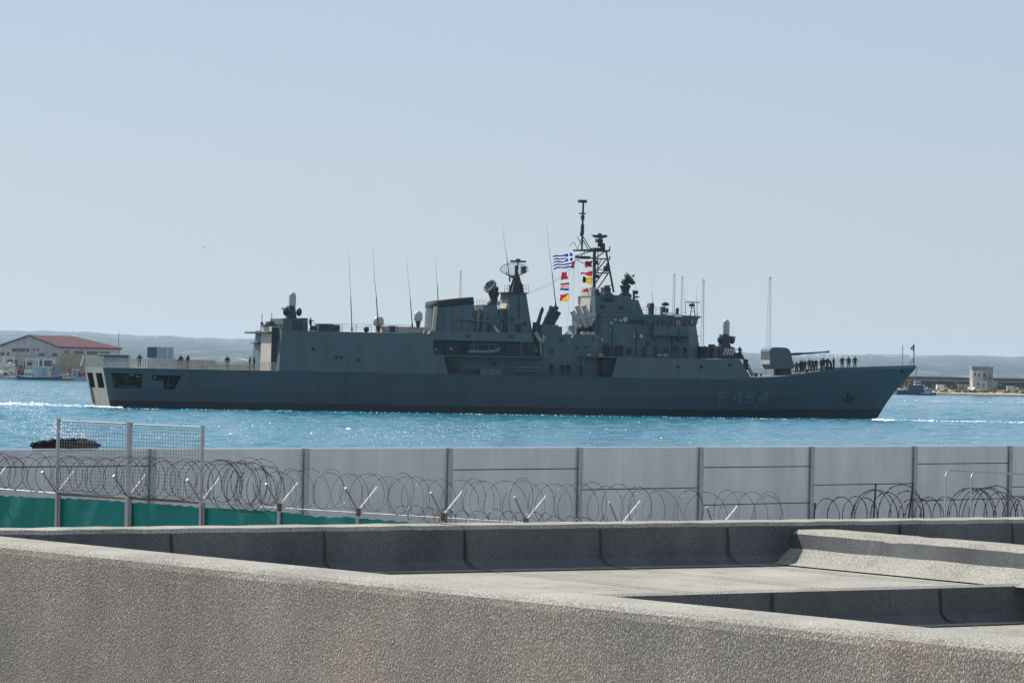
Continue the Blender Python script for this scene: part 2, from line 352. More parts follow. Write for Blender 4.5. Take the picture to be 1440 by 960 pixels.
# hull loft
NS = 72; LV = [-0.2, 0, 0.185, 0.34, 0.5, 0.75, 1.0]
hull = MB(); ring = []
for i in range(NS + 1):
    s = i / NS; s = 1 - (1 - s) ** 1.15
    zd = zdk(us(ZD) + (ub(7.0) - us(ZD)) * s)
    row = []
    for t in LV:
        z = t * zd; u = us(z) + (ub(z) - us(z)) * s; row.append((u, max(hbst(s, t), 0.0 if i == NS else 0.02), z))
    ring.append(row)
nl = len(LV)
vs = []; fs = []; ms = []
for row in ring:
    vs += [L(u, w, z) for u, w, z in row] + [L(u, -w, z) for u, w, z in row]
for i in range(NS):
    a, b = i * 2 * nl, (i + 1) * 2 * nl
    for j in range(nl - 1):
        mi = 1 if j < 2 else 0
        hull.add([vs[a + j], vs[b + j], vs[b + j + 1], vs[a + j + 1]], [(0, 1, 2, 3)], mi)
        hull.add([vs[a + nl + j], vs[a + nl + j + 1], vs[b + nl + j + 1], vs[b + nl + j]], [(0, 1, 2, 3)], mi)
    hull.add([vs[a + nl - 1], vs[b + nl - 1], vs[b + 2 * nl - 1], vs[a + 2 * nl - 1]], [(0, 1, 2, 3)], 2)
    hull.add([vs[a], vs[a + nl], vs[b + nl], vs[b]], [(0, 1, 2, 3)], 1)
for j in range(nl - 1):
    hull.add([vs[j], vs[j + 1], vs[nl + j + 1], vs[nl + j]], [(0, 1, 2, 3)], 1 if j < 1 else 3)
hobj = hull.build('hull', ['hull', 'boot', 'deck', 'transom', 'inside'], frig)
bm = bmesh.new(); bm.from_mesh(hobj.data); bmesh.ops.remove_doubles(bm, verts=bm.verts, dist=0.004)
bmesh.ops.dissolve_degenerate(bm, dist=0.004, edges=bm.edges); bmesh.ops.recalc_face_normals(bm, faces=bm.faces); bm.to_mesh(hobj.data); bm.free()

def cut(obj, cutters):
    """mooring-deck ports cut right through the plating"""
    for c in cutters:
        md = obj.modifiers.new('cut', 'BOOLEAN'); md.operation = 'DIFFERENCE'; md.solver = 'EXACT'; md.object = c
        try: md.material_mode = 'INDEX'
        except Exception: pass
    bpy.context.view_layer.update()
    ev = obj.evaluated_get(bpy.context.evaluated_depsgraph_get())
    me = bpy.data.meshes.new_from_object(ev)
    obj.modifiers.clear(); obj.data = me
    for c in cutters: bpy.data.objects.remove(c, do_unlink=True)
cutters = []
def cutter(poly, v, depth):
    mb = MB(); mb.prism([S(x, y, v) + Vector((0, -1.5, 0)) for x, y in poly], (0, 1.5 + depth, 0), 4)
    cutters.append(mb.build('cutter', ['hull', 'boot', 'deck', 'transom', 'inside'], frig))
cutter([(155.5, 524), (199, 525.5), (198.5, 545.5), (161.5, 545.5)], 5.3, 2.6)
cutter([(213, 527), (254.5, 528), (244.5, 547.3), (229.5, 547), (229.5, 535), (214.5, 534.6)], 5.6, 2.6)
# transom ports: cut forward from the transom
def tport(v0, v1, zl, zh, depth=1.6):
    mb = MB(); P = []
    for z in (zl, zh):
        for v, du in ((v0, -2.0), (v1, -2.0), (v1, depth), (v0, depth)):
            P.append(L(us(z) + du, v, z))
    mb.hexa(P, 4); cutters.append(mb.build('cutter', ['hull', 'boot', 'deck', 'transom', 'inside'], frig))
tport(0.6, 4.1, 2.6, 4.6); tport(-4.3, -1.2, 2.6, 4.6)
cut(hobj, cutters)
hobj.name = 'hull'
mb = MB()                        # what shows inside the mooring ports
for a, b, r0 in (((176, 526, 4.7), (182, 545, 4.2), 0.16), ((166, 543, 4.6), (192, 544, 4.6), 0.25), ((160, 526, 4.4), (164, 545, 4.4), 0.1), ((238, 529, 5.0), (236, 546, 4.8), 0.12), ((232, 541, 4.9), (242, 542, 4.9), 0.3)): mb.cyl(S(*a), S(*b), r0, n=6)
split(mb, 'mooring_gear', ['navy_dark'], frig)
mb = MB()
for a, b, r0 in (((182, 527, 5.0), (188, 527, 5.0), 0.11), ((191, 528.5, 5.0), (198, 529, 5.0), 0.11), ((216, 530, 5.2), (219, 530, 5.2), 0.2)): mb.cyl(S(*a), S(*b), r0, n=6)
split(mb, 'port_lamp', ['pale_sunlit'], frig)
mb = MB(); zz = (0.5, 2.6); P = []
for z in zz:
    for v, du in ((-3.0, -0.05), (-4.2, -0.05), (-4.2, 0.1), (-3.0, 0.1)): P.append(L(us(z) + du, v, z))
mb.hexa(P); mb.build('ramp_slot', ['inside'], frig)
# bands and trims on the hull
def strip_on_hull(mb, pts, w, out=0.03, mi=0):
    for (u0, z0), (u1, z1) in zip(pts, pts[1:]):
        P = []
        for dv in (0, out):
            P += [L(u0, hb(u0, z0) + dv, z0), L(u1, hb(u1, z1) + dv, z1), L(u1, hb(u1, z1 + w) + dv, z1 + w), L(u0, hb(u0, z0 + w) + dv, z0 + w)]
        mb.hexa(P, mi)
mb = MB(); uu = [q(x, 540, 6)[0] for x in range(150, 1060, 26)]
strip_on_hull(mb, [(u, ZD - 0.12) for u in uu], 0.10, 0.06)
mb.build('rubbing_strake', ['hull'], frig)
mb = MB()
for sgn in (1, -1):
    uu = [dk[2][0] + (dk[-1][0] - dk[2][0] - 0.3) * i / 14 for i in range(15)]
    for u0, u1 in zip(uu, uu[1:]):
        P = []
        for dv in (-0.12, 0.0):
            for (u, zz) in ((u0, 0), (u1, 0), (u1, 0.22), (u0, 0.22)):
                P.append(L(u, sgn * max(0.03, hb(u, zdk(u)) + dv), zdk(u) + zz))
        mb.hexa(P)
mb.build('bow_bulwark', ['hull'], frig)
# the pale numerals F454, each one laid on the plating
GL = {'F': [[(0, 0), (0.2, 0), (0.2, 1), (0, 1)], [(0.2, 0.82), (0.75, 0.82), (0.75, 1), (0.2, 1)], [(0.2, 0.42), (0.6, 0.42), (0.6, 0.6), (0.2, 0.6)]],
      '4': [[(0.5, 0), (0.7, 0), (0.7, 1), (0.5, 1)], [(0.02, 0.26), (0.5, 0.26), (0.5, 0.42), (0.02, 0.42)], [(0.7, 0.26), (0.85, 0.26), (0.85, 0.42), (0.7, 0.42)], [(0.02, 0.42), (0.2, 0.42), (0.5, 0.86), (0.5, 1.0), (0.42, 1.0)]],
      '5': [[(0.02, 0.83), (0.72, 0.83), (0.72, 1), (0.02, 1)], [(0.02, 0.48), (0.2, 0.48), (0.2, 0.83), (0.02, 0.83)], [(0.2, 0.48), (0.62, 0.48), (0.72, 0.56), (0.62, 0.64), (0.2, 0.64)], [(0.56, 0.12), (0.76, 0.12), (0.76, 0.5), (0.62, 0.48), (0.56, 0.48)], [(0.0, 0.0), (0.66, 0.0), (0.76, 0.12), (0.56, 0.16), (0.0, 0.16)]]}
def numeral(ch, x0, x1, y0, y1):
    mb = MB()
    for pl in GL[ch]:
        P = []
        for a, b in pl:
            x = x0 + (x1 - x0) * a / 0.8 + 2.0 * b; y = y1 + (y0 - y1) * b
            u, z = q(x, y, 4.5)
            for _ in range(4): v = hb(u, z); u, z = q(x, y, v)
            P.append(L(u, hb(u, z) + 0.05, z))
        mb.prism(P, (0, 0.01, 0))
    mb.build('hull_number', ['numeral'], frig)
numeral('F', 1009, 1020, 550, 566); numeral('4', 1029, 1043, 550.3, 566.3); numeral('5', 1047, 1060, 550.6, 566.6); numeral('4', 1065, 1079, 551, 567)
# anchor in its recess
u, z = q(1196, 559, 3); v = hb(u, z)
mb = MB(); a = L(u, v + 0.12, z)
mb.tube([a + Vector((-0.1, 0, 0.7)), a + Vector((0.1, 0, -0.5))], 0.16, 8); mb.tube([a + Vector((-0.8, 0, 0.0)), a + Vector((-0.4, 0, -0.5)), a + Vector((0.1, 0, -0.55)), a + Vector((0.6, 0, -0.4)), a + Vector((0.9, 0, 0.15))], 0.17, 8)
mb.box(a + Vector((0, 0.1, 0.1)), (1.2, 0.25, 0.7))
mb.build('anchor', ['inside'], frig)
u, z = q(1269, 521.5, 0.8); mb = MB(); mb.ball(L(u, hb(u, z) + 0.02, z), (0.35, 0.12, 0.45)); mb.build('hawse_pipe', ['inside'], frig)
mb = MB()
for x, y in ((950, 516), (984, 516), (1025, 513), (438, 490), (470, 502), (477, 502), (500, 506)):
    u, z = q(x, y, 6); v = Dk(u) - (z - ZD) * 0.10
    mb.cyl(L(u, v - 0.05, z), L(u, v + 0.05, z), 0.24, n=10)
split(mb, 'scuttle', ['inside'], frig)

# -- shells: full-beam house sides, sloping in towards the top
def shell(name, bl, br, tr, tl, in0=0.0, in1=0.0, mats=('house', 'deck'), slope=0.10, n=10, vguess=6.5):
    (ua, za), (ub_, zb), (uc, zc), (ud, zd) = [q(*p, vguess) for p in (bl, br, tr, tl)]
    z0, z1 = (za + zb) / 2, (zc + zd) / 2
    return shell_u(name, ua, ub_, uc, ud, z0, z1, in0, in1, mats, slope, n)
def shell_u(name, ua, ub_, uc, ud, z0, z1, in0, in1, mats, slope, n=10):
    mb = MB(); bot = []; top = []
    for i in range(n + 1):
        t = i / n; u0 = ua + (ub_ - ua) * t; u1 = ud + (uc - ud) * t
        bot.append((u0, Dk(u0) - in0 - max(0, z0 - ZD) * slope, z0)); top.append((u1, Dk(u1) - in1 - max(0, z1 - ZD) * slope, z1))
    for i in range(n):
        b0, b1, t0, t1 = bot[i], bot[i + 1], top[i], top[i + 1]
        near = [L(*b0), L(*b1), L(*t1), L(*t0)]; far = [L(p[0], -p[1], p[2]) for p in (b0, b1, t1, t0)]
        mb.add(near, [(0, 1, 2, 3)]); mb.add(far, [(3, 2, 1, 0)])
        mb.add([near[3], near[2], far[2], far[3]], [(0, 1, 2, 3)], 1); mb.add([near[0], near[1], far[1], far[0]], [(3, 2, 1, 0)])
    for b, t in ((bot[0], top[0]), (bot[-1], top[-1])):
        mb.add([L(*b), L(*t), L(t[0], -t[1], t[2]), L(b[0], -b[1], b[2])], [(0, 1, 2, 3)])
    o = mb.build(name, list(mats), frig)
    bm = bmesh.new(); bm.from_mesh(o.data); bmesh.ops.remove_doubles(bm, verts=bm.verts, dist=0.003); bmesh.ops.recalc_face_normals(bm, faces=bm.faces); bm.to_mesh(o.data); bm.free()
    return o
Z01 = q(740, 501.5, 6.5)[1]; ZR = q(500, 466.8, 6.3)[1]
U = lambda x, y=500, v=6.5: q(x, y, v)[0]
shell_u('hangar', U(391, 521), U(627, 528), U(622, 503), U(393.5, 500), ZD - 0.02, Z01, 0.0, 0.0, ('house', 'deck'), 0.10)
shell_u('hangar_upper', U(393.5, 500), U(608, 500), U(607, 469), U(397, 465), Z01, ZR, 0.0, 0.0, ('house', 'deck'), 0.10)
Z01f = q(950, 503.4, 6.0)[1]
shell_u('forward_house', U(858, 528), U(1060, 530), U(1043, 504), U(866, 504), ZD - 0.02, Z01f, 0.0, 0.0, ('house', 'deck'), 0.10)
ZM = q(790, 470, 4.6)[1]; ZO = q(690, 479.5, 5.6)[1]; ZOT = q(690, 466.8, 5.6)[1]
shell_u('passage_wall', U(610), U(880), U(880), U(610), ZD - 0.01, Z01 - 0.12, 1.9, 1.9, ('house', 'deck'), 0.02)
shell_u('midship_wall', U(766), U(845), U(845), U(766), Z01 - 0.12, ZM, 1.9, 1.9, ('house', 'deck'), 0.02)
shell_u('boat_deck_wall', U(600), U(766), U(766), U(600), Z01, ZO, 2.6, 2.6, ('navy_dark', 'deck'), 0.02)  # recess shade put into the colour, darker than the other house walls
shell_u('deck_overhang', U(600), U(752), U(750), U(608), ZO, ZOT, 0.9, 1.0, ('house', 'deck'), 0.10)
shell_u('deck_slab', U(600), U(768), U(768), U(600), Z01 - 0.12, Z01 + 0.02, -0.03, -0.03, ('house', 'deck'), 0.10)
shell_u('deck_slab', U(817), U(870), U(870), U(817), Z01f - 0.13, Z01f + 0.02, -0.03, -0.03, ('house', 'deck'), 0.10)
mb = MB(); blk_items = ((847, 862, 505.5, 527.5, 6.7, 5.2), (628, 634, 505, 527, 6.3, 5.5))
# posts and lockers along the boat deck and passage
mb = MB()
for x in (610, 668, 702, 735, 767): mb.box((U(x), -5.9, (Z01 + ZO) / 2), (0.16, 0.16, ZO - Z01))
for x in (704, 767, 820): mb.box((U(x), -6.6, (ZD + Z01) / 2 - 0.06), (0.16, 0.16, Z01 - ZD - 0.14))
split(mb, 'stanchion', ['house'], frig)
mb = MB(); a = S(690, 525, 6.6)
mb.hexa([S(675.5, 528.6, 6.75), S(705, 528.9, 6.75), S(705, 528.9, 5.6), S(675.5, 528.6, 5.6), S(675.5, 518.5, 6.75), S(705, 519, 6.75), S(705, 519, 5.6), S(675.5, 518.5, 5.6)])
mb.build('locker', ['raft'], frig)
mb = MB()
for y in (517, 521.5): mb.cyl(S(722, y, 6.4), S(760, y + 0.3, 6.4), 0.16, n=8)
split(mb, 'torpedo_tube', ['raft'], frig)
mb = MB()
for x0, x1, y0, y1, v in ((636, 645, 507, 526, 5.6), (656, 672, 519, 527, 6.2), (640, 650, 513, 518, 6.2), (610, 620, 491, 500, 5.8), (625, 634, 486, 498, 4.9), (712, 730, 484, 498, 4.9), (742, 760, 485, 497, 4.9), (690, 698, 509, 514, 5.5)):
    mb.hexa([S(x0, y1, v), S(x1, y1, v), S(x1, y1, v - 0.8), S(x0, y1, v - 0.8), S(x0, y0, v), S(x1, y0, v), S(x1, y0, v - 0.8), S(x0, y0, v - 0.8)])
split(mb, 'deck_gear', ['navy_dark'], frig)
# rails: helper for stanchion-and-wire railings between pixels
def rail(pts, v, h=1.05, step=2.0, name='railing', m='mast', rows=3, r=0.022, base=None):
    mb = MB(); P = [S(x, y, v) for x, y in pts]
    for a, b in zip(P, P[1:]):
        n = max(1, round((b - a).length / step))
        for i in range(n + 1):
            p = a + (b - a) * i / n; mb.tube([p, p + Vector((0, 0, h))], r * 1.3, 4)
        for k in range(1, rows + 1): mb.tube([a + Vector((0, 0, h * k / rows)), b + Vector((0, 0, h * k / rows))], r * 0.8, 4)
    return mb.build(name, [m], frig)
rail([(440, 465.3), (522, 467)], 5.9); rail([(540, 467.2), (577, 468)], 5.9); rail([(440, 465.3), (577, 468)], -5.6)
rail([(627, 528.3), (766, 529)], 6.9); rail([(767, 529), (858, 529)], 6.9); rail([(704, 502), (766, 502.6)], 6.7); rail([(820, 503.5), (985, 504)], 5.9)
rail([(1060, 529.5), (1128, 528)], -4.5)

# -- flight deck edge nets and rails, raised like low fences
def net_panel(a, b, h, m='net'):
    mb = MB(); n = max(2, int((b - a).length / 0.30)); up = Vector((0, 0, h))
    for i in range(n + 1):
        p = a + (b - a) * i / n; mb.tube([p, p + up], 0.03, 3)
    for k in range(7): mb.tube([a + up * (k / 6), b + up * (k / 6)], 0.03, 3)
    for i in range(0, n + 1, 6):
        p = a + (b - a) * min(i, n) / n; mb.tube([p, p + up * 1.03], 0.05, 4)
    return mb.build('safety_net', [m], frig)
xs = [146, 180, 215, 250, 285, 320, 355, 386]
for sgn in (1, -1):
    for x0, x1 in zip(xs, xs[1:]):
        u0, u1 = U(x0, 517, 5.4), U(x1, 520, 6)
        net_panel(L(u0 + 0.05, sgn * (Dk(u0) + 0.05), ZD), L(u1 - 0.05, sgn * (Dk(u1) + 0.05), ZD), 1.25 if x0 < 200 else 1.1)
for v0, v1 in ((5.3, 1.8), (1.7, -1.7), (-1.8, -5.3)):
    a, b = L(us(ZD) + 0.05, v0, ZD), L(us(ZD) + 0.05, v1, ZD); net_panel(a, b, 1.45, 'pale_sunlit')
mb = MB(); a = L(us(ZD), -5.3, ZD); mb.hexa([a + Vector(p) for p in ((-0.5, 0, 0.1), (0, 0, 0.1), (0, 0.3, 0.1), (-0.5, 0.3, 0.1), (-0.1, 0, 1.6), (0.3, 0, 1.6), (0.3, 0.3, 1.6), (-0.1, 0.3, 1.6))])
mb.build('net_frame', ['pale_sunlit'], frig)

# -- hangar aft face: control block, door, platform, ladders
mb = MB()
def blk(mb, x0, x1, y0, y1, v0, v1, mi=0, x0t=None, x1t=None, um=None):
    """box between pixels x0..x1 / y0 (top)..y1 (foot) on the near plane v0, going back to v1"""
    x0t = x0 if x0t is None else x0t; x1t = x1 if x1t is None else x1t
    c = [S(x0, y1, v0), S(x1, y1, v0), S(x1t, y0, v0), S(x0t, y0, v0)]
    zb = (c[0].z + c[1].z) / 2; zt = (c[2].z + c[3].z) / 2
    for k, p in enumerate(c): p.z = zb if k < 2 else zt
    w = Vector((0, v0 - v1, 0))
    mb.hexa([c[0], c[1], c[1] + w, c[0] + w, c[3], c[2], c[2] + w, c[3] + w], mi); return mb
blk(mb, 380.5, 393, 459, 521, 4.6, -0.4, 0, 382, 394); mb.build('hangar_control', ['pale_sunlit'], frig)
mb = MB(); blk(mb, 381, 393, 460, 520, 4.66, 4.62, 0, 382.5, 393); mb.build('shaded_side', ['navy_dark'], frig)  # dark sheet painting shade on the near side of the control block
mb = MB(); blk(mb, 376, 393, 466.2, 468.5, 5.0, -6.2); blk(mb, 366, 377, 466.5, 468.3, -1.5, -6.4); blk(mb, 362, 378, 481.5, 483, -3, -6.4); mb.build('aft_platform', ['navy_dark'], frig)
mb = MB()
for v in (-0.9, -2.2, -3.5, -4.8, -5.9):
    p = S(378, 520, v); p.z = ZD; mb.tube([p, p + Vector((0.2, 0, 5.2))], 0.07, 4)
for k in range(14):
    z = ZD + 0.3 + k * 0.36; p = S(377, 520, -3.4); mb.tube([Vector((p.x, 3.1, z)), Vector((p.x, 3.7, z))], 0.04, 4)
mb.build('ladder', ['mast'], frig)
mb = MB(); p = S(383, 520, -0.5); mb.box((p.x + 1.1, 2.9, ZD + 2.4), (0.12, 4.6, 4.7)); mb.build('hangar_door', ['pale_sunlit'], frig)
mb = MB()
blk(mb, 374, 390, 455.5, 459, 3, 0.5); blk(mb, 378, 386, 452, 455.5, 2.5, 1); p = S(382, 452, 2); mb.tube([p, p + Vector((0, 0, 1.2))], 0.05, 4); blk(mb, 386, 396, 456.5, 458, 2.5, 2)
mb.build('light_gantry', ['navy_dark'], frig)
mb = MB(); p = S(368, 466.5, -3); mb.tube([p, p + Vector((0, 0, 2.6))], 0.05, 4); mb.box(p + Vector((0.1, 0, 0.5)), (0.5, 0.3, 0.7)); mb.ball(p + Vector((0, 0, 1.2)), 0.22)
mb.build('floodlight', ['mast'], frig)
mb = MB(); blk(mb, 408.5, 415, 481.5, 492, 6.55, 6.45); mb.build('doorway', ['inside'], frig)
mb = MB(); blk(mb, 520, 526, 478, 484, 6.42, 6.36); split(mb, 'vent_grille', ['inside'], frig)

# -- close-in guns: lower cabinet, mount, drum radome and barrel cluster
def ciws(xc, yb, ym, yr, yt, v, side):
    sc = abs(S(xc + 10, yb, v).x - S(xc, yb, v).x) / 10
    B = MB(); p = S(xc, yb, v); T = S(xc, yt, v); rr = S(xc, yr, v); m_ = S(xc, ym, v)
    g = MB(); blk(g, xc - 8, xc + 8, ym, ym + 3.5, v + 0.9, v - 0.9); blk(g, xc - 5.5, xc + 6.5, yr, ym, v + 0.7, v - 0.7, 0, xc - 4, xc + 4)
    g.ball(m_ + Vector((-0.95, 0, 0.9)), (0.42, 0.5, 0.6)); g.ball(m_ + Vector((0.95, 0, 0.9)), (0.42, 0.5, 0.6)); g.box(m_ + Vector((-0.5, -0.75, 1.2)), (0.3, 0.2, 1.1))
    gun = g.build('close_in_gun', ['navy_dark'], frig)
    h = T.z - rr.z
    r_ = MB(); r_.lathe((rr.x, rr.y, rr.z - 0.1), [(0.50, 0), (0.50, h * 0.72), (0.49, h * 0.85), (0.40, h * 0.97), (0.25, h * 1.04), (0.02, h * 1.08)], 16); r_.build('radome', ['radome'], gun)
    b = MB(); d = Vector((side * 1.0, 0, -0.03))
    for k in range(6):
        o = Vector((0, math.cos(k * 1.047) * 0.07, math.sin(k * 1.047) * 0.07)); a = Vector((rr.x, rr.y, rr.z - 0.35)) + o; b.tube([a + d * 0.4, a + d * 1.55], 0.03, 5)
    a = Vector((rr.x, rr.y, rr.z - 0.35)); b.cyl(a + d * 0.3, a + d * 0.9, 0.17, n=8); b.cyl(a + d * 1.1, a + d * 1.18, 0.13, n=8); b.build('barrel', ['mast'], gun)
mb = MB(); blk(mb, 398, 425, 448, 465.2, 3.2, -3.0); mb.build('gun_platform', ['house'], frig)
mb = MB(); blk(mb, 411, 425, 450, 463, 3.26, 3.2); mb.build('access_panel', ['navy_dark'], frig)
ciws(411, 465, 447.5, 430, 411, 0.5, -1)
mb = MB(); blk(mb, 425, 433, 447, 465, 2.5, 0.0); mb.build('ammunition_box', ['raft'], frig)
mb = MB(); blk(mb, 999, 1034, 487.5, 504, 3.2, -3.2, 0, 1000, 1033); mb.build('gun_platform', ['house'], frig)
mb = MB(); blk(mb, 1012, 1034, 490, 503, 3.6, 3.22); blk(mb, 1000, 1006, 484, 488, 3, 2); split(mb, 'equipment_rack', ['navy_dark'], frig)
mb = MB()
for k in range(4): mb.tube([S(1017 + 4 * k, 499, 3.75), S(1021 + 4 * k, 491, 3.75)], 0.14, 6)
mb.build('pipe', ['tube_grey'], frig)
ciws(1021, 503, 486.5, 470, 449.5, 0.3, 1)
mb = MB(); blk(mb, 985, 995.5, 487, 504, 3.4, 0.6); blk(mb, 1034, 1048, 496, 505, 2.5, -2.5, 0, 1034, 1043); split(mb, 'deck_locker', ['navy_dark'], frig)

# -- hangar roof: lockers, dome aerials, whips, coaming
mb = MB(); blk(mb, 449, 469.5, 455.5, 466, 4.6, 2.6); blk(mb, 471, 478, 456.5, 466, 4.4, 3.2); blk(mb, 440, 445, 458, 465, 4.4, 3.4); split(mb, 'roof_locker', ['navy_dark'], frig)
mb = MB(); p = S(515, 463, 5); mb.ball(p, 0.42, 10); mb.box(p - Vector((0, 0, 0.45)), (0.3, 0.3, 0.5)); split(mb, 'searchlight', ['mast'], frig)
def dome(xc, yt, yb, w, v):
    mb = MB(); a, b = S(xc, yb, v), S(xc, yt, v); r = w / 20; h = b.z - a.z
    mb.lathe(a, [(r * 0.75, 0), (r, h * 0.15), (r, h * 0.6), (r * 0.85, h * 0.82), (r * 0.5, h * 0.96), (0.03, h)], 16)
    o = mb.build('satellite_dome', ['radome'], frig); m2 = MB(); m2.cyl(a - Vector((0, 0, 0.9)), a, 0.22, 0.4, 8); m2.build('pedestal', ['navy_dark'], o)
dome(532, 444.5, 458, 15, 1.0); dome(588, 437, 451.5, 12, 2.5)
mb = MB(); blk(mb, 540, 611, 459.5, 468, 2.0, -2.0); mb.build('roof_coaming', ['net'], frig)
mb = MB(); blk(mb, 548, 556, 458, 467, 4, 3.2); mb.build('roof_vent', ['navy_dark'], frig)
def whip(xb, yb, xt, yt, v, r=0.07):
    mb = MB(); a, b = S(xb, yb, v), S(xt, yt, v); m_ = a + (b - a) * 0.42
    mb.tube([a, a + (m_ - a) * 0.12], r * 1.7, 6); mb.tube([a, m_], r, 6, r1=r * 0.75); mb.tube([m_, m_ + (b - m_) * 0.5 + Vector((-0.08, 0, 0)), b], r * 0.45, 5, r1=r * 0.12)
    mb.build('whip_antenna', ['mast'], frig)
whip(495, 466, 491, 352, 5.2); whip(532.5, 466, 524.5, 350, 5.4, 0.085); whip(580, 460, 572.5, 363, 4.5); whip(616.5, 432, 613, 362, 3.3); whip(717, 396, 707, 316, 1); whip(782, 432, 768.5, 314, 1)
whip(964, 441, 963, 404, 2.5, 0.045); whip(980.5, 443, 979.5, 404, 2.5, 0.045); whip(917.5, 427, 917, 390, 0, 0.03); whip(895, 420, 894, 392, 0, 0.04); whip(934, 426, 933.5, 415, 0, 0.03)

for it in blk_items:
    mb = MB(); blk(mb, it[0], it[1], it[2], it[3], it[4], it[5]); mb.build('passage_end', ['inside'], frig)
# -- small fittings, each a part of its own: hatches, cable trunks, vents, rafts
r_ = random.Random(77)
def fit(name, m, items):
    for x0, x1, y0, y1, v, d in items:
        mb = MB(); blk(mb, x0, x1, y0, y1, v, v - d); mb.build(name, [m], frig)
fit('life_raft', 'tube_grey', [(843, 848, 497.5, 500, 5.7, 0.7), (826, 831, 497.5, 500, 5.7, 0.7), (926, 931, 498, 501, 5.6, 0.7), (933, 938, 498, 501, 5.6, 0.7)])
fit('cable_trunk', 'navy_dark', [(783, 784.2, 472, 500, 5.28, 0.12), (804, 805, 472, 527, 5.28, 0.12), (895, 896, 460, 502, 4.86, 0.12), (861, 862, 458, 502, 4.88, 0.12), (945, 946, 474, 502, 4.86, 0.12), (730, 731, 415, 466, 2.6, 0.2), (644, 645, 470, 479, 5.75, 0.1), (698, 699, 468, 479, 5.75, 0.1)])
fit('vent_box', 'navy_dark', [(787, 792, 476, 480, 5.4, 0.3), (810, 815, 486, 491, 5.45, 0.3), (774, 779, 490, 497, 5.5, 0.4), (832, 836, 474, 479, 5.3, 0.3), (910, 915, 480, 486, 5.0, 0.35), (936, 941, 488, 495, 5.1, 0.5), (950, 955, 486, 493, 5.1, 0.5), (884, 889, 489, 497, 5.1, 0.5), (845, 851, 428, 433, 3.55, 0.3), (872, 878, 430, 434, 3.55, 0.3), (720, 724, 446, 450, 2.9, 0.3), (737, 741, 452, 457, 2.95, 0.3), (706, 710, 448, 453, 2.85, 0.2), (655, 661, 471, 476, 5.85, 0.2), (716, 722, 471, 476, 5.85, 0.2)])
fit('small_lamp', 'pale_sunlit', [(799, 800.5, 481, 483, 5.4, 0.15), (858, 859.5, 462, 464, 4.9, 0.15), (753, 755, 491, 493, 5.2, 0.2), (633, 636, 489, 491.5, 5.4, 0.3), (612, 614, 490, 492, 5.9, 0.2), (929, 930.5, 476, 478, 5.1, 0.15), (891, 893, 471, 474, 5.0, 0.15)])
fit('hatch', 'navy_dark', [(780, 785.5, 512, 527, 5.35, 0.08), (832, 838, 512, 527, 5.3, 0.08), (651, 656, 508, 527, 5.35, 0.08), (712, 717, 508, 515, 5.35, 0.08), (727, 733, 455, 467, 3.0, 0.1), (686, 691, 455, 467, 2.75, 0.12), (921, 926.5, 487, 503, 4.95, 0.2), (905, 910, 487, 503, 4.95, 0.2)])
mb = MB()
for k in range(16): mb.tube([S(708.5, 436 + 2 * k, 2.82), S(713, 436 + 2 * k, 2.82)], 0.04, 4)
for x in (708.5, 713): mb.tube([S(x, 436, 2.82), S(x, 468, 2.82)], 0.05, 4)
mb.build('ladder', ['mast'], frig)
mb = MB()
for k in range(13): mb.tube([S(840, 443 + 2 * k, 4.9), S(844, 443 + 2 * k, 4.9)], 0.04, 4)
for x in (840, 844): mb.tube([S(x, 442, 4.9), S(x, 470, 4.9)], 0.05, 4)
mb.build('ladder', ['mast'], frig)
mb = MB()
for a, b, v in (((752, 468), (760, 482), 5.4), ((754, 466), (763, 482), 5.4), ((760, 482), (761, 500), 5.6), ((757, 478), (768, 474), 5.4), ((764, 470), (766, 500), 5.5)): mb.tube([S(*a, v), S(*b, v)], 0.11, 5)
mb.build('davit', ['pale_sunlit'], frig)
mb = MB()
for a, b, v in (((663, 484), (663, 499), 6.0), ((697, 484), (697, 499), 6.0), ((663, 484), (697, 484), 6.0), ((672, 484), (672, 492), 6.0), ((688, 484), (688, 492), 6.0)): mb.tube([S(*a, v), S(*b, v)], 0.09, 5)
mb.build('boat_cradle', ['house'], frig)
# -- funnel
def loft_px(name, near_low, near_top, v0, v1, mats, parent=None, v0t=None, v1t=None):
    """near_low / near_top: pixel pairs (left, right) on plane v0; goes back to v1"""
    mb = MB(); v0t = v0 if v0t is None else v0t; v1t = v1 if v1t is None else v1t
    a, b = S(*near_low[0], v0), S(*near_low[1], v0); c, d = S(*near_top[1], v0t), S(*near_top[0], v0t)
    w = Vector((0, v0 - v1, 0)); wt = Vector((0, v0t - v1t, 0))
    mb.hexa([a, b, b + w, a + w, d, c, c + wt, d + wt]); return mb.build(name, mats, parent or frig)
def oval(p, q_, zoff, sc, hw, e=0.62):
    out = []
    for k in range(28):
        t = 2 * math.pi * k / 28
        cx = math.copysign(abs(math.cos(t)) ** e, math.cos(t)); cyv = math.copysign(abs(math.sin(t)) ** e, math.sin(t))
        m_ = (p + q_) / 2 + (q_ - p) / 2 * cx * sc; out.append(Vector((m_.x, hw * sc * cyv, m_.z + zoff)))
    return out
mb = MB(); f0, f1, f2, f3 = S(600, 468, 0), S(667, 468.5, 0), S(602, 430.5, 0), S(662.5, 426, 0)
mb.rings([oval(f0, f1, 0, 1, 3.0), oval((f0 + f2) / 2, (f1 + f3) / 2, 0, 1, 2.85), oval(f2, f3, 0, 1, 2.65)]); fun = mb.build('funnel', ['house'], frig)
cap = MB()                       # oval sooty cap, higher at the front
a, b = S(601.8, 432, 0), S(662.8, 427, 0); c, d = S(601.5, 424.5, 0), S(662, 417.5, 0)
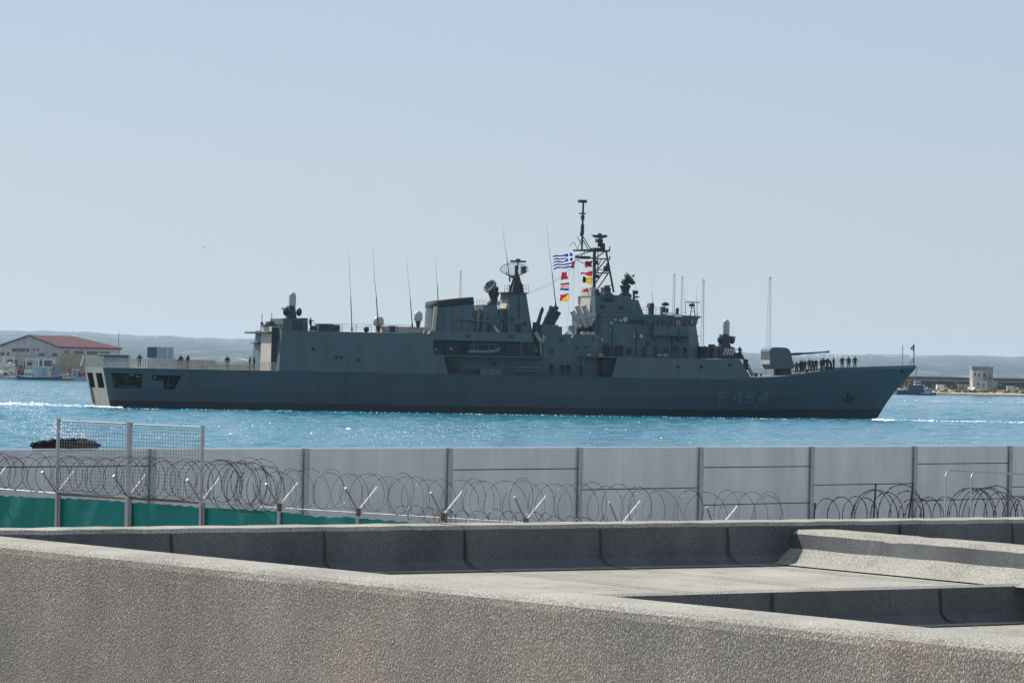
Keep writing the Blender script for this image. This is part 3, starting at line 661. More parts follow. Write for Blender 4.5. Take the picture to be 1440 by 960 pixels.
cap.rings([oval(a, b, -0.05, 1.01, 2.7), oval(a, b, 0.1, 1.02, 2.7), oval(c, d, 0, 1.0, 2.7), oval(c, d, 0, 0.9, 2.7), oval(c, d, -0.5, 0.85, 2.7)])
cap.build('funnel_cap', ['soot'], fun)
mb = MB(); mb.tube([S(640, 449, 2.95), S(671, 451, 2.9), S(684, 451, 2.9)], 0.13, 6); mb.build('pipe', ['house'], fun)
mb = MB(); mb.tube([S(613.2, 431, 2.5), S(609.5, 467, 2.8)], 0.30, 8); mb.build('uptake', ['pale_sunlit'], fun)
mb = MB()
for x in (624, 637, 650): mb.tube([S(x, 431, 2.68), S(x - 1, 466, 3.04)], 0.035, 4)
mb.build('rib', ['navy_dark'], fun)
mb = MB(); blk(mb, 612, 617, 468, 474, 5.6, 5.2); split(mb, 'lamp', ['white_paint'], frig)
# truss and rail behind the funnel
mb = MB()
for v in (1.5, -1.5):
    for a, b in (((671, 467), (672, 433)), ((678, 467), (678, 433)), ((671, 466), (678, 450)), ((678, 466), (671, 450)), ((672, 449), (678, 434)), ((678, 449), (672, 434)), ((671, 450), (678, 450)), ((671, 434), (678, 434))):
        mb.tube([S(*a, v), S(*b, v)], 0.11, 5)
mb.build('truss', ['pale_sunlit'], frig)
mb = MB(); blk(mb, 670, 679, 436, 466, 0.6, -0.8); mb.build('uptake_duct', ['pale_sunlit'], frig)
rail([(670, 433), (682, 433)], 2.0, 1.15, 0.45, m='tube_grey', rows=5)

# -- after director tower with dish
loft_px('director_tower', ((677, 468), (705, 468.5)), ((680, 428.5), (699, 428.5)), 2.6, -2.0, ['house'])
mb = MB(); blk(mb, 685, 687, 446, 449, 2.72, 2.6); split(mb, 'scuttle', ['inside'], frig)
def director(xc, yb, yt, sgn, tilt):
    """stabilised radar dish on a stepped pedestal; sgn = way it looks"""
    p, t = S(xc, yb, 0.5), S(xc, yt, 0.5); h = t.z - p.z
    g = MB(); g.lathe(p, [(0.95, 0), (0.95, h * 0.1), (0.55, h * 0.2), (0.62, h * 0.36), (0.8, h * 0.45), (0.75, h * 0.52), (0.3, h * 0.58)], 12)
    for dy in (-0.55, 0.55): g.box(p + Vector((0, dy, h * 0.6)), (0.55, 0.25, h * 0.34))
    base = g.build('fire_director', ['mast'], frig)
    ax = Vector((sgn * math.cos(R(tilt)), -0.25, math.sin(R(tilt)))).normalized(); o = p + Vector((0, 0, h * 0.64))
    bk = MB(); bk.lathe(o - ax * 0.5, [(0.02, 0), (0.5, 0.02), (0.52, 0.75), (0.42, 1.0)], 10, axis=ax); bk.box(o + Vector((-sgn * 0.25, -0.5, 0.15)), (0.4, 0.35, 0.6)); bk.build('housing', ['mast'], base)
    ds = MB(); n = 16; c = o + ax * 0.45
    ds.lathe(c - ax * 0.15, [(0.35, 0), (0.75, 0.10), (0.98, 0.30), (1.06, 0.75), (1.0, 0.75), (0.80, 0.40), (0.05, 0.2)], n, axis=ax)
    ds.build('dish', ['navy_dark' if sgn > 0 else 'raft'], base)
    fd = MB()
    for k in range(3):
        s_ = ax.orthogonal().normalized(); s_ = Matrix.Rotation(k * 2.1, 3, ax) @ s_; fd.tube([c + s_ * 0.8 + ax * 0.35, c + ax * 1.0], 0.03, 4)
    fd.lathe(c + ax * 0.9, [(0.16, 0), (0.16, 0.25), (0.05, 0.3)], 8, axis=ax); fd.build('feed_horn', ['mast'], base)
director(694, 428.5, 396, -1, 38)
mb = MB(); mb.tube([S(701, 428, 2), S(703, 440, 2.3), S(700, 452, 2.6)], 0.07, 4); blk(mb, 700, 704, 424, 428, 2, 1); mb.tube([S(695, 458, 4), S(700, 468, 5), S(706, 478, 5.6)], 0.13, 5); mb.tube([S(699, 462, 4), S(704, 470, 5), S(707, 477, 5.6)], 0.09, 5); mb.build('davit', ['pale_sunlit'], frig)

# -- main radar tower
loft_px('radar_tower', ((713, 468.5), (749, 469)), ((717.5, 412.5), (740, 412.8)), 2.9, -2.4, ['house'], None, 1.9, -1.9)
mb = MB(); blk(mb, 702, 714.5, 435.5, 468.5, 2.7, -2.2, 0, 703, 716); mb.build('tower_base', ['house'], frig)
mb = MB(); a, b = S(712, 433.5, 1.6), S(716.6, 413.5, 1.4)
mb.hexa([a + Vector((0, 0.1, 0)), a + Vector((0.4, 0.1, 0)), a + Vector((0.4, 3.3, 0)), a + Vector((0, 3.3, 0)), b + Vector((0, 0.1, 0)), b + Vector((0.3, 0.1, 0)), b + Vector((0.3, 3.0, 0)), b + Vector((0, 3.0, 0))])
mb.build('tower_lit_face', ['pale_sunlit'], frig)  # thin pale slab: sunlight on the tower's aft face, put in as colour
mb = MB(); blk(mb, 709.5, 743.5, 411, 412.6, 2.2, -2.2); mb.build('radar_platform', ['navy_dark'], frig)
for v in (2.2, -2.2): rail([(709.5, 411), (718, 411)], v, 1.0, 0.45, rows=2); rail([(736, 411), (743.5, 411)], v, 1.0, 0.45, rows=2)
mb = MB(); a = S(726, 411, 0)
for k in range(4):
    t = math.pi / 4 + k * math.pi / 2; mb.tube([a + Vector((1.1 * math.cos(t), 1.1 * math.sin(t), 0)), a + Vector((0.35 * math.cos(t), 0.35 * math.sin(t), 2.2))], 0.13, 6)
mb.box(a + Vector((0, 0, 0.75)), (1.4, 1.4, 1.5), top=0.55); mb.cyl(a + Vector((0, 0, 1.4)), a + Vector((0, 0, 2.9)), 0.35, 0.28, 10); blk(mb, 717, 719, 401, 411, 1, 0.6); blk(mb, 734, 735.5, 399, 411, 1, 0.6)
mb.build('radar_pedestal', ['mast'], frig)
def air_radar():
    c = S(723, 378.5, 0); o = MB()
    up = Vector((0.02, 0, 1)); wd = Vector((math.cos(0.3), -math.sin(0.3), 0)); nrm = wd.cross(up).normalized()
    def pt(a, b):                # parabolic open-mesh reflector
        return c + wd * (a * 1.95) + up * (b * 0.85) + nrm * (0.55 * (a * a) + 0.2 * b * b - 0.4)
    for i in range(-7, 8):
        a = i / 7; hh = math.sqrt(max(0, 1 - a * a * 0.93)); o.tube([pt(a, -hh), pt(a, -hh / 2), pt(a, 0), pt(a, hh / 2), pt(a, hh)], 0.02, 4)
    for j in range(-3, 4):
        b = j / 3.01; ww = math.sqrt(max(0, 1 - b * b)); o.tube([pt(ww * t, b) for t in (-1, -0.6, -0.2, 0.2, 0.6, 1)], 0.02, 4)
    rim = [pt(math.cos(t), math.sin(t)) for t in [2 * math.pi * k / 28 for k in range(28)]]; o.tube(rim, 0.05, 5, closed=True)
    r_ = o.build('air_search_radar', ['raft'], frig)
    f = MB(); e = c + wd * 1.4 - nrm * 1.2; f.box(e, (0.7, 0.5, 0.95)); f.tube([c + wd * 0.2 - up * 1.1, c + wd * 0.7 - up * 0.95 - nrm * 0.6, e - up * 0.3], 0.09, 5); f.tube([c - wd * 1.1 - up * 0.35, c - wd * 1.0 - up * 0.8, c - wd * 0.3 - up * 1.05], 0.07, 5); f.box(c + wd * 0.35 - nrm * 0.5, (0.4, 0.3, 1.1)); f.build('feed_horn', ['mast'], r_)
    g = MB(); t = S(728.5, 367.6, 0); g.box(t, (2.3, 0.3, 0.28)); g.box(t + Vector((0, 0, 0.22)), (0.6, 0.3, 0.3)); g.cyl(t, t - Vector((0, 0, 1.2)), 0.1, n=6); g.box(c - up * 1.1, (1.0, 0.8, 0.35)); g.build('interrogator_bar', ['blue_dark'], r_)
air_radar()
mb = MB(); mb.tube([S(744, 411, 0), S(760, 404, 0), S(790, 390, 0), S(806, 376, 0)], 0.018, 4); mb.tube([S(745, 413, 0), S(775, 400, 0), S(806, 374, 0)], 0.014, 4); mb.tube([S(749, 436, 0), S(757, 436, 0), S(762, 435, 0)], 0.018, 4); mb.build('wire_aerial', ['rope'], frig)

# -- missile canisters, crane, base
mb = MB(); mb.tube([S(756, 457, 3), S(759, 446, 3), S(762.5, 434, 3)], 0.32, 8, r1=0.22); mb.ball(S(762.5, 436, 3), (0.22, 0.3, 0.5)); blk(mb, 752, 758, 453, 466, 3.4, 2.6); mb.build('boat_crane', ['navy_dark'], frig)
def canister(a, b, r, m, name='missile_canister'):
    mb = MB(); d = (b - a); mb.cyl(a, b, r, n=12)
    for t in (0.05, 0.3, 0.62, 0.93): mb.cyl(a + d * t, a + d * (t + 0.06), r * 1.14, n=12)
    return mb.build(name, [m], frig)
for (xa, xb, v) in ((766, 777.5, 4.2), (766, 777.5, 3.2), (772, 784, 4.2), (772, 784, 3.2)):
    for dz in (0, -0.75):
        canister(S(xa, 458, v) + Vector((0.3 if dz else 0, 0.3, dz * 0.4)), S(xb, 431, v) + Vector((0.35 if dz else 0, 0.3, dz)), 0.33, 'navy_dark')
mb = MB(); blk(mb, 761, 788, 456.5, 470.5, 4.4, 0.5, 0, 763, 785); blk(mb, 778, 790, 459, 470.5, 3.5, -1); mb.build('launcher_base', ['house'], frig)
for (xa, xb, v) in ((822.5, 811, 3.6), (832, 820.5, 3.6)):
    for dx, dz, dv in ((0, 0, 0), (-1.1, -0.75, 0.2)):
        canister(S(xa, 456 if not dz else 460, v) + Vector((dx * 0.6, dv, 0)), S(xb, 429.5, v) + Vector((dx * 0.55, dv, dz)), 0.36, 'tube_grey')
mb = MB(); blk(mb, 810, 838, 458, 470.5, 3.3, 0.5); blk(mb, 816, 834, 452, 459, 2.4, 1.5); mb.build('launcher_cradle', ['navy_dark'], frig)
mb = MB()
for a, b in (((809, 470), (812, 446)), ((838, 470), (838, 441)), ((811, 448), (838, 444)), ((830, 458), (838, 446))): mb.tube([S(*a, 3.9), S(*b, 3.9)], 0.14, 5)
mb.build('cradle_frame', ['pale_sunlit'], frig)
mb = MB(); mb.tube([S(797.5, 466.5, 4.5), S(805, 475, 5.0)], 0.45, 10); mb.build('raft_canister', ['white_paint'], frig)
mb = MB()
for x in (820, 827, 834): mb.ball(S(x, 469.5, 4.3), (0.45, 0.35, 0.35))
split(mb, 'lamp', ['pale_sunlit'], frig)
rail([(790, 470.5), (808, 470.8)], 3.5, 1.1, 0.9)
# -- foremast
mb = MB(); blk(mb, 826, 838, 404, 471, 1.6, -2.2, 0, 832, 838.5); mb.build('foremast_trunk', ['pale_sunlit'], frig)
mb = MB()
def T(a, b, r=0.09, v=0.0, v2=None, n=5): mb.tube([S(*a, v), S(*b, v if v2 is None else v2)], r, n)
for v in (1.0, -1.0):
    T((835.5, 415), (836, 352), 0.24, v, v * 0.8, 8); T((863, 411), (852, 352), 0.15, v, v * 0.7)
    T((836, 400), (855, 372), 0.1, v); T((855, 385), (836, 412), 0.1, v); T((836, 385), (852, 365), 0.09, v); T((836, 384), (858, 384), 0.1, v); T((836, 379), (856, 379), 0.06, v); T((836, 364), (853, 352), 0.08, v); T((836, 364), (854, 364), 0.09, v); T((841, 352), (841, 384), 0.07, v); T((846, 364), (839, 378), 0.06, v); T((860, 400), (842, 413), 0.07, v)
for y, x0, x1 in ((384, 836, 858), (364, 836, 854), (400, 836, 860)):
    T((x0, y), (x0, y), 0.08, 1.0, -1.0); T((x1, y), (x1, y), 0.08, 1.0, -1.0)
T((806, 352), (858, 352.6), 0.12, 0.3); T((806, 351.5), (858, 352), 0.06, -0.8); T((809, 361), (836, 363), 0.11, 0.3); T((809, 360), (836, 352), 0.07, 0.3); T((812, 366), (824, 352), 0.05, 0.3); T((808, 364), (822, 371), 0.05, 0.3)
for x, y in ((857.5, 347), (857.5, 360)): T((x, y), (x, y + 5), 0.1, 0.3); T((x - 3, y + 5), (x, y + 5), 0.07, 0.3)
mb.build('lattice_foremast', ['mast'], frig)
mb = MB(); blk(mb, 820, 857, 351, 353.2, 1.2, -1.2); blk(mb, 836, 851, 348.5, 351, 0.9, -0.9); blk(mb, 812, 818, 360, 363, 0.7, -0.3); blk(mb, 820, 830, 360, 364, 0.8, -0.5); blk(mb, 847, 851, 342, 351, 0.9, 0); mb.build('mast_platform', ['mast'], frig)
mb = MB(); blk(mb, 852, 858, 374, 382, 1.4, 0.5); blk(mb, 854, 857, 370, 374, 1.2, 0.7); blk(mb, 839, 843, 386, 391, 1.2, 0.5); blk(mb, 838, 841, 366, 372, 1.2, 0.6); split(mb, 'mast_sensor', ['mast'], frig)
mb = MB(); T((818.2, 353), (820.3, 284), 0.15, 0.2, n=8); T((818.7, 330), (819.3, 316), 0.27, 0.2, n=8); T((820, 300.5), (820, 300.5), 0.1, 0.2); blk(mb, 815, 825.5, 281, 285, 0.55, -0.15); blk(mb, 815.3, 824, 299.4, 301.3, 0.4, 0.1); blk(mb, 818, 822, 303, 309, 0.4, 0.0)
T((820, 333), (831, 351), 0.07, 0.2); T((820, 338), (828, 352), 0.07, 0.2); T((819, 332), (812, 352), 0.04, 0.2); T((816.5, 331), (816.5, 327), 0.09, 0.2); T((815.5, 331), (819, 331), 0.09, 0.2); T((812, 333), (817, 343), 0.05, 0.2); T((800, 347), (807, 340), 0.035, 0.2); T((807, 340), (812, 350), 0.04, 0.2)
mb.build('pole_mast', ['mast'], frig)
mb = MB(); a = S(844, 347, 0); mb.cyl(a, a + Vector((0, 0, 1.2)), 0.45, 0.25, 8); blk(mb, 840, 848, 336, 341, 0.4, -0.4)
o = mb.build('navigation_radar', ['mast'], frig)
mb = MB(); pts = [S(833.5, 330.2, 0.3), S(854, 330.2, 0.3), S(854, 333.5, 0.3), S(848, 335, 0.3), S(838, 334.3, 0.3)]; mb.prism(pts, (0, 0.6, 0)); blk(mb, 842, 846, 328, 331, 0.3, -0.1); mb.build('antenna_bar', ['navy_dark'], o)

# -- bridge block
def plan(name, levels, mats, mat_low=0):
    """levels: list of (z, [(u, v), ...]) outlines, near half first, closed"""
    mb = MB(); mb.rings([[L(u, v, z) for u, v in pl] for z, pl in levels], 0, False); return mb.build(name, mats, frig)
zb = Z01f - 0.02; z46 = q(985, 484, 3)[1]; z59 = q(980, 459, 3)[1]; z47 = q(980, 447, 3)[1]
def pl(ul, uch, uf, va, vc): return [(ul, va), (uch, va), (uf, vc), (uf, -vc), (uch, -va), (ul, -va)]
uL = U(837, 480, 4.6)
plan('bridge_house', [(zb, pl(uL, U(972, 500, 4.6), U(986.5, 500, 2.4), 4.75, 2.3)), (z59, pl(uL, U(967.5, 460, 4.6), U(980, 460, 2.4), 4.55, 2.2))], ['house'])
plan('bridge_windows_band', [(z59, pl(uL + 0.02, U(967, 460, 4.6), U(979.3, 460, 2.4), 4.5, 2.2)), (z47, pl(uL + 0.02, U(970, 447, 4.6), U(982.5, 447, 2.4), 4.65, 2.4))], ['house'])
plan('bridge_roof', [(z47, pl(uL, U(972, 447, 4.6), U(985, 447, 2.4), 4.8, 2.5)), (z47 + 0.3, pl(uL, U(972, 447, 4.6), U(985, 447, 2.4), 4.8, 2.5))], ['house'])
mb = MB()
for x0, x1 in ((905, 911), (919, 924), (926, 931), (932.5, 937), (944, 949.5), (951, 954), (956, 961), (963.5, 967)):
    blk(mb, x0, x1, 449.8, 456.8, 4.74, 4.5)
split(mb, 'window', ['glass'], frig)
mb = MB(); blk(mb, 951.5, 953, 450.6, 456.5, 4.9, 4.72); blk(mb, 955, 956.3, 450, 457, 4.9, 4.72); split(mb, 'window_wiper', ['tube_grey'], frig)
mb = MB()
for k in range(5):               # the raked front windows
    t0, t1 = -2.2 + k * 0.92, -2.2 + k * 0.92 + 0.72; zl, zh = z59 + 0.25, z47 - 0.25
    ul = U(979.4, 460, 2.4); uh = U(982.5, 447, 2.4)
    f = lambda z: ul + (uh - ul) * (z - z59) / (z47 - z59) + 0.03
    mb.hexa([L(f(zl), t1, zl), L(f(zl) + 0.03, t1, zl), L(f(zl) + 0.03, t0, zl), L(f(zl), t0, zl), L(f(zh), t1, zh), L(f(zh) + 0.03, t1, zh), L(f(zh) + 0.03, t0, zh), L(f(zh), t0, zh)])
ca, cb = (U(968.5, 455, 4.6), 4.62), (U(980, 455, 2.4), 2.4)          # the corner panes
zl, zh = z59 + 0.3, z47 - 0.3
for t0, t1 in ((0.12, 0.46), (0.54, 0.9)):
    P = [L(ca[0] + (cb[0] - ca[0]) * t + 0.05, ca[1] + (cb[1] - ca[1]) * t + 0.05, z) for t, z in ((t0, zl), (t1, zl), (t1, zh), (t0, zh))]
    mb.prism(P, (0.05, -0.05, 0))
split(mb, 'window', ['glass'], frig)
mb = MB(); blk(mb, 919, 968, 457.5, 472, 5.7, -5.7, 0, 920, 968); mb.build('bridge_wing', ['house'], frig)
mb = MB(); blk(mb, 919, 968, 471.8, 473.2, 5.8, 4.6); blk(mb, 955, 967, 473.5, 479, 5.2, 4.7); mb.build('wing_bracket', ['navy_dark'], frig)
mb = MB(); mb.tube([S(955.5, 460, 5.8), S(955.5, 477, 5.8), S(965, 478, 5.8)], 0.13, 5); mb.tube([S(919, 472, 5.75), S(984, 472.6, 3.0)], 0.07, 4); mb.build('pipe', ['house'], frig)
mb = MB(); blk(mb, 949, 959.5, 441.8, 445.5, 4.9, 4.4); blk(mb, 934, 949, 439.5, 441.5, 4.6, 4.2); mb.build('nameboard', ['white_paint'], frig)
# upper house, director, sensors
up_ = MB(); poly = [(837, 443), (837, 415.5), (848, 415), (848, 412), (855, 410.5), (860, 411.5), (862, 414.5), (887, 416.5), (888, 420.5), (897.5, 421.5), (905.5, 443.5)]
up_.prism([S(x, y, 3.3) for x, y in poly], (0, 6.6, 0)); up_.build('upper_house', ['house'], frig)
mb = MB(); blk(mb, 848, 866, 413, 421, 3.8, 3.28, 0, 850, 862); blk(mb, 852, 859, 404, 413, 2.5, 0.5); blk(mb, 853.5, 857, 401, 405, 2, 1); blk(mb, 839, 843, 407, 416, 2, 1); mb.build('sensor_turret', ['navy_dark'], frig)
mb = MB(); blk(mb, 838, 897, 440, 441.5, 3.6, 3.28); mb.build('ledge', ['navy_dark'], frig)
mb = MB(); blk(mb, 852, 864, 421.5, 423, 3.7, 3.3); blk(mb, 885, 905, 450.3, 454, 4.8, 4.72); split(mb, 'vent_grille', ['inside'], frig)
director(879, 418, 385, 1, 42)
mb = MB(); blk(mb, 891, 893, 408, 422, 1, 0.6); blk(mb, 893, 899, 416.5, 418.5, 1, 0.2); mb.ball(S(895, 411, 1), 0.3); mb.build('signal_lamp', ['mast'], frig)
mb = MB(); p = S(879, 449, 4.75); mb.cyl(p, p + Vector((0, -0.12, 0)), 0.33, n=14); mb.build('lifebuoy', ['tube_grey'], frig)
mb = MB(); blk(mb, 858, 862, 452, 455, 4.85, 4.7); blk(mb, 871, 875, 449, 451.5, 4.85, 4.7); blk(mb, 864, 867, 448, 451, 4.85, 4.7); blk(mb, 900, 904, 470, 475, 5.0, 4.72); blk(mb, 845, 848, 476, 479, 4.9, 4.7); split(mb, 'lamp', ['pale_sunlit'], frig)
mb = MB(); blk(mb, 820, 828, 486, 503, 5.32, 5.2); blk(mb, 866, 873, 486, 503, 5.0, 4.7); blk(mb, 850, 857, 483, 503, 4.95, 4.6); split(mb, 'door', ['navy_dark'], frig)
rail([(903, 443), (935, 443.5)], 4.2, 1.1, 0.7); rail([(903, 443), (935, 443.5)], -4.2, 1.1, 0.7)
mb = MB(); blk(mb, 914.5, 919.5, 432, 443, 1.6, 0.8); blk(mb, 913.5, 920.5, 426, 432, 1.8, 0.6, 0, 915, 919.5); mb.build('optical_director', ['mast'], frig)
mb = MB(); blk(mb, 931.5, 936, 431, 443, 1.5, 0.7); mb.ball(S(935.5, 427.6, 1), (0.6, 0.5, 0.3)); mb.ball(S(938.5, 428, 1), (0.3, 0.3, 0.2)); mb.build('optical_director', ['mast'], frig)
mb = MB()
for x in (938, 952.5): mb.tube([S(x, 442, 2), S(x - 0.5, 437, 2)], 0.25, 8); mb.ball(S(x, 436, 2), (0.25, 0.3, 0.4))
split(mb, 'searchlight', ['mast'], frig)
mb = MB()
for x0, x1 in ((970.5, 973), (977.5, 975.5)):
    for v in (1.6, 0.6): mb.tube([S(x0, 444, v), S(x1, 429, v)], 0.07, 5)
for y in (433, 438): mb.tube([S(971.5, y, 1.1), S(976.5, y, 1.1)], 0.06, 4)
blk(mb, 971, 977, 427, 431, 1.4, 0.8); mb.tube([S(974, 428, 1), S(974, 425, 1)], 0.09, 5)
o = mb.build('navigation_radar', ['mast'], frig)
mb = MB(); blk(mb, 965, 984.5, 424.3, 425.6, 1.2, 0.9); mb.build('antenna_bar', ['mast'], o)
# -- gun
g = MB(); tp = [(1088, 519), (1083.5, 510), (1083, 492), (1085, 489), (1089, 488), (1105, 488.5), (1110, 490.5), (1113, 496), (1114.5, 505), (1117, 511), (1117, 518.5)]
g.prism([S(x, y, 1.7) for x, y in tp], (0, 3.4, 0))
gun = g.build('main_gun', ['house'], frig)
bmm = bmesh.new(); bmm.from_mesh(gun.data); bmesh.ops.bevel(bmm, geom=list(bmm.edges), offset=0.12, segments=2, affect='EDGES', clamp_overlap=True); bmm.to_mesh(gun.data); bmm.free()
mb = MB(); blk(mb, 1082.4, 1086.4, 491, 512, 1.5, -1.6, 0, 1083, 1086); mb.build('lit_back', ['pale_sunlit'], gun)  # pale sheet that paints the sunlit back of the turret
mb = MB(); a = S(1101, 530, 0.2); zt = S(1101, 518, 0.2).z; mb.cyl(Vector((a.x, 0, ZD)), Vector((a.x, 0, zt + 0.1)), 1.35, 1.25, 20); mb.build('gun_ring', ['navy_dark'], gun)
mb = MB(); mb.cyl(S(1112, 498, 0.2), S(1128, 497, 0.2), 0.2, 0.16, 10); mb.cyl(S(1126, 497.1, 0.2), S(1164, 494.6, 0.2), 0.13, 0.1, 10); mb.cyl(S(1162, 494.7, 0.2), S(1166, 494.4, 0.2), 0.14, 0.14, 10); mb.build('barrel', ['mast'], gun)
# -- foredeck fittings
mb = MB()
for x, y, w, h in ((1063, 529, 5, 5), (1070, 529, 3, 4), (1135, 527, 4, 3), (1156, 523, 4, 2.5), (1172, 521.5, 5, 2.5)):
    p = S(x, y, 1.0); p.z = zdk(p.x); mb.cyl(p, p + Vector((0, 0, h * 0.1)), w * 0.05, n=8); mb.cyl(p + Vector((0, 0, h * 0.1)), p + Vector((0, 0, h * 0.1 + 0.08)), w * 0.07, n=8)
split(mb, 'bollard', ['navy_dark'], frig)
mb = MB(); blk(mb, 1046, 1052, 505, 520, 3.4, 3.2); mb.tube([S(1046, 506, 4), S(1058, 529, 4)], 0.12, 5); mb.tube([S(1049, 506, 4), S(1060, 528, 4)], 0.08, 5); mb.build('ladder', ['mast'], frig)
mb = MB(); mb.box(L(U(1140, 526, 0), 0, ZD + 0.35), (2.2, 0.2, 0.7)); mb.box(L(U(1165, 522, 1), 0.5, zdk(U(1165, 522, 1)) + 0.3), (1.2, 1.2, 0.6)); mb.build('anchor_windlass', ['navy_dark'], frig)
tip = S(1285, 516.5, 0)
mb = MB(); mb.tube([tip, S(1285.3, 483, 0)], 0.07, 6); mb.tube([S(1275, 516.5, 0.3), S(1284.6, 502, 0)], 0.04, 4); mb.tube([S(1279, 516.5, -0.4), S(1284.6, 505, 0)], 0.04, 4); mb.box(S(1284.6, 487, 0), (0.25, 0.2, 0.35)); mb.box(S(1284.8, 492, 0), (0.2, 0.2, 0.3)); mb.build('jackstaff', ['mast'], frig)
mb = MB(); mb.tube([S(1290, 517, 0), S(1288.5, 524, 0), S(1283, 535, 0.1)], 0.05, 4); mb.build('mooring_line', ['rope'], frig)
mb = MB()
for a, b in (((809, 362), (800, 425)), ((800, 425), (797.5, 468)), ((811, 364), (818.5, 432)), ((809, 364), (805, 440)), ((833, 364), (832, 414)), ((822, 371), (832, 382))): mb.tube([S(*a, 0.3), S(*b, 0.3)], 0.018, 4)
mb.build('halyard', ['tube_grey'], frig)

# ------------------------------------------------------------------ flags (hoisted things of their own)
def wpt(x, y, v): p = S(x, y, v); return SO + UX * p.x + VX * (-p.y) + Vector((0, 0, p.z))
def flag(name, label, ht, hb_, ft, fb, colour, mats, nu=24, nv=18, amp=0.18, v=0.3, ph=0.0):
    """hoist top/bottom and fly top/bottom in photo pixels; colour(a, b) -> material index, a from hoist to fly, b from top"""
    mb = MB(); o = wpt(*hb_, v); A, B, C, D = [wpt(*p, v) - o for p in (ht, hb_, ft, fb)]
    g = []
    for j in range(nv + 1):
        for i in range(nu + 1):
            a, b = i / nu, j / nv; p = (A * (1 - a) + C * a) * (1 - b) + (B * (1 - a) + D * a) * b
            p = p + Vector((0.05 * math.sin(7 * b + ph), amp * a ** 0.7 * math.sin(7.5 * a + 1.5 * b + ph), amp * 0.55 * a * math.sin(9 * a + 1.2 * b + ph))); g.append(p)
    for j in range(nv):
        for i in range(nu):
            k = j * (nu + 1) + i; ci = colour((i + 0.5) / nu, (j + 0.5) / nv)
            if ci is None: continue
            mb.add([g[k], g[k + 1], g[k + nu + 2], g[k + nu + 1]], [(0, 1, 2, 3)], ci, True)
    o_ = mb.build(name, mats, None, o); bm = bmesh.new(); bm.from_mesh(o_.data); bmesh.ops.remove_doubles(bm, verts=bm.verts, dist=0.001); bm.to_mesh(o_.data); bm.free()
    return tag(o_, label, 'flag')
def greek(a, b):
    s = int(b * 9); 
    if a < 10 / 27 and s < 5:
        return 1 if (s == 2 or abs(a - 5 / 27) < 1 / 27) else 0
    return 0 if s % 2 == 0 else 1
flag('national_flag', 'blue and white striped flag with a white cross at its corner', (804.5, 355.5), (806.5, 375.5), (777.5, 360.5), (778.5, 378.5), greek, ['f_blue', 'f_white'], 54, 18, 0.22)
flag('signal_flag', 'red signal flag with a white hoist below the national flag', (800.5, 380), (801.5, 391), (789.5, 384), (789, 394), lambda a, b: 1 if a < 0.4 - 0.2 * b else 0, ['f_red', 'f_white'], 14, 10)
flag('signal_flag', 'red, white and blue striped signal flag in the left string', (800, 397), (800, 408.5), (788, 399), (788, 408), lambda a, b: [2, 0, 1, 0, 1, 2, 2][min(6, int(b * 7))] if b > 0.1 else 0, ['f_red', 'f_white', 'f_blue'], 14, 14, 0.1)
flag('signal_flag', 'lowest left signal flag, red and yellow split along its diagonal', (800, 412), (800.2, 423.8), (787.5, 415), (787.5, 424), lambda a, b: 0 if a > b else 1, ['f_red', 'f_yellow'], 20, 20, 0.06)
flag('signal_pennant', 'small red pennant tucked beside the national flag', (809, 366.5), (807.5, 377), (804, 368), (803, 377), lambda a, b: 0, ['f_red'], 6, 6, 0.1)
flag('signal_flag', 'plain red square flag, topmost of the string beside the mast', (832.5, 366.5), (832.3, 375), (822, 368), (823, 376), lambda a, b: 0, ['f_red'], 10, 8, 0.2, ph=1)
flag('signal_pennant', 'long red swallow-tailed pennant above the yellow and black flag', (833, 381), (833, 389), (816, 384), (817, 385), lambda a, b: 0, ['f_red'], 12, 8, 0.2)
flag('signal_flag', 'yellow signal flag with a black fly beside the foremast', (833, 390), (833, 401), (819, 389), (820, 397), lambda a, b: 1 if a > 0.62 and b > 0.1 else 0, ['f_yellow', 'f_black'], 14, 10, 0.25)
flag('signal_pennant', 'lowest red pennant of the string beside the foremast', (833.5, 403), (833, 412.5), (818.5, 408), (819, 409.5), lambda a, b: 0, ['f_red'], 12, 8, 0.2, ph=2)
flag('jack_flag', 'small dark flag curled on the staff at the bow', (1284.5, 486.5), (1284.5, 492), (1280.5, 489), (1281, 493), lambda a, b: 0 if (b < 0.6) else 1, ['f_blue', 'f_white'], 8, 8, 0.2, v=0)

# ------------------------------------------------------------------ inflatable boat on the boat deck
bo = wpt(679, 499.5, 5.6)
rib = thing('inflatable_boat', 'grey inflatable boat resting in its cradle on the frigate boat deck', 'boat', bo, PSI)
mb = MB()
for s in (-0.75, 0.75): mb.tube([(-2.4, s, 0.45), (0.5, s, 0.48), (1.6, s * 0.8, 0.6), (2.25, s * 0.3, 0.85), (2.4, 0, 0.95)], 0.24, 8)
mb.build('buoyancy_tube', ['rubber_grey'], rib)
mb = MB(); mb.hexa([Vector(p) for p in ((-2.3, -0.25, 0.02), (1.2, -0.15, 0.05), (1.2, 0.15, 0.05), (-2.3, 0.25, 0.02), (-2.3, -0.7, 0.4), (1.9, -0.5, 0.55), (1.9, 0.5, 0.55), (-2.3, 0.7, 0.4))]); mb.build('boat_hull', ['raft'], rib)
mb = MB(); mb.box((-0.4, 0, 0.85), (0.5, 0.6, 0.7)); mb.build('console', ['navy_dark'], rib)
mb = MB(); mb.box((-2.5, 0, 0.95), (0.4, 0.4, 0.6)); mb.box((-2.5, 0, 0.4), (0.2, 0.15, 0.8)); mb.build('outboard_motor', ['tyre'], rib)

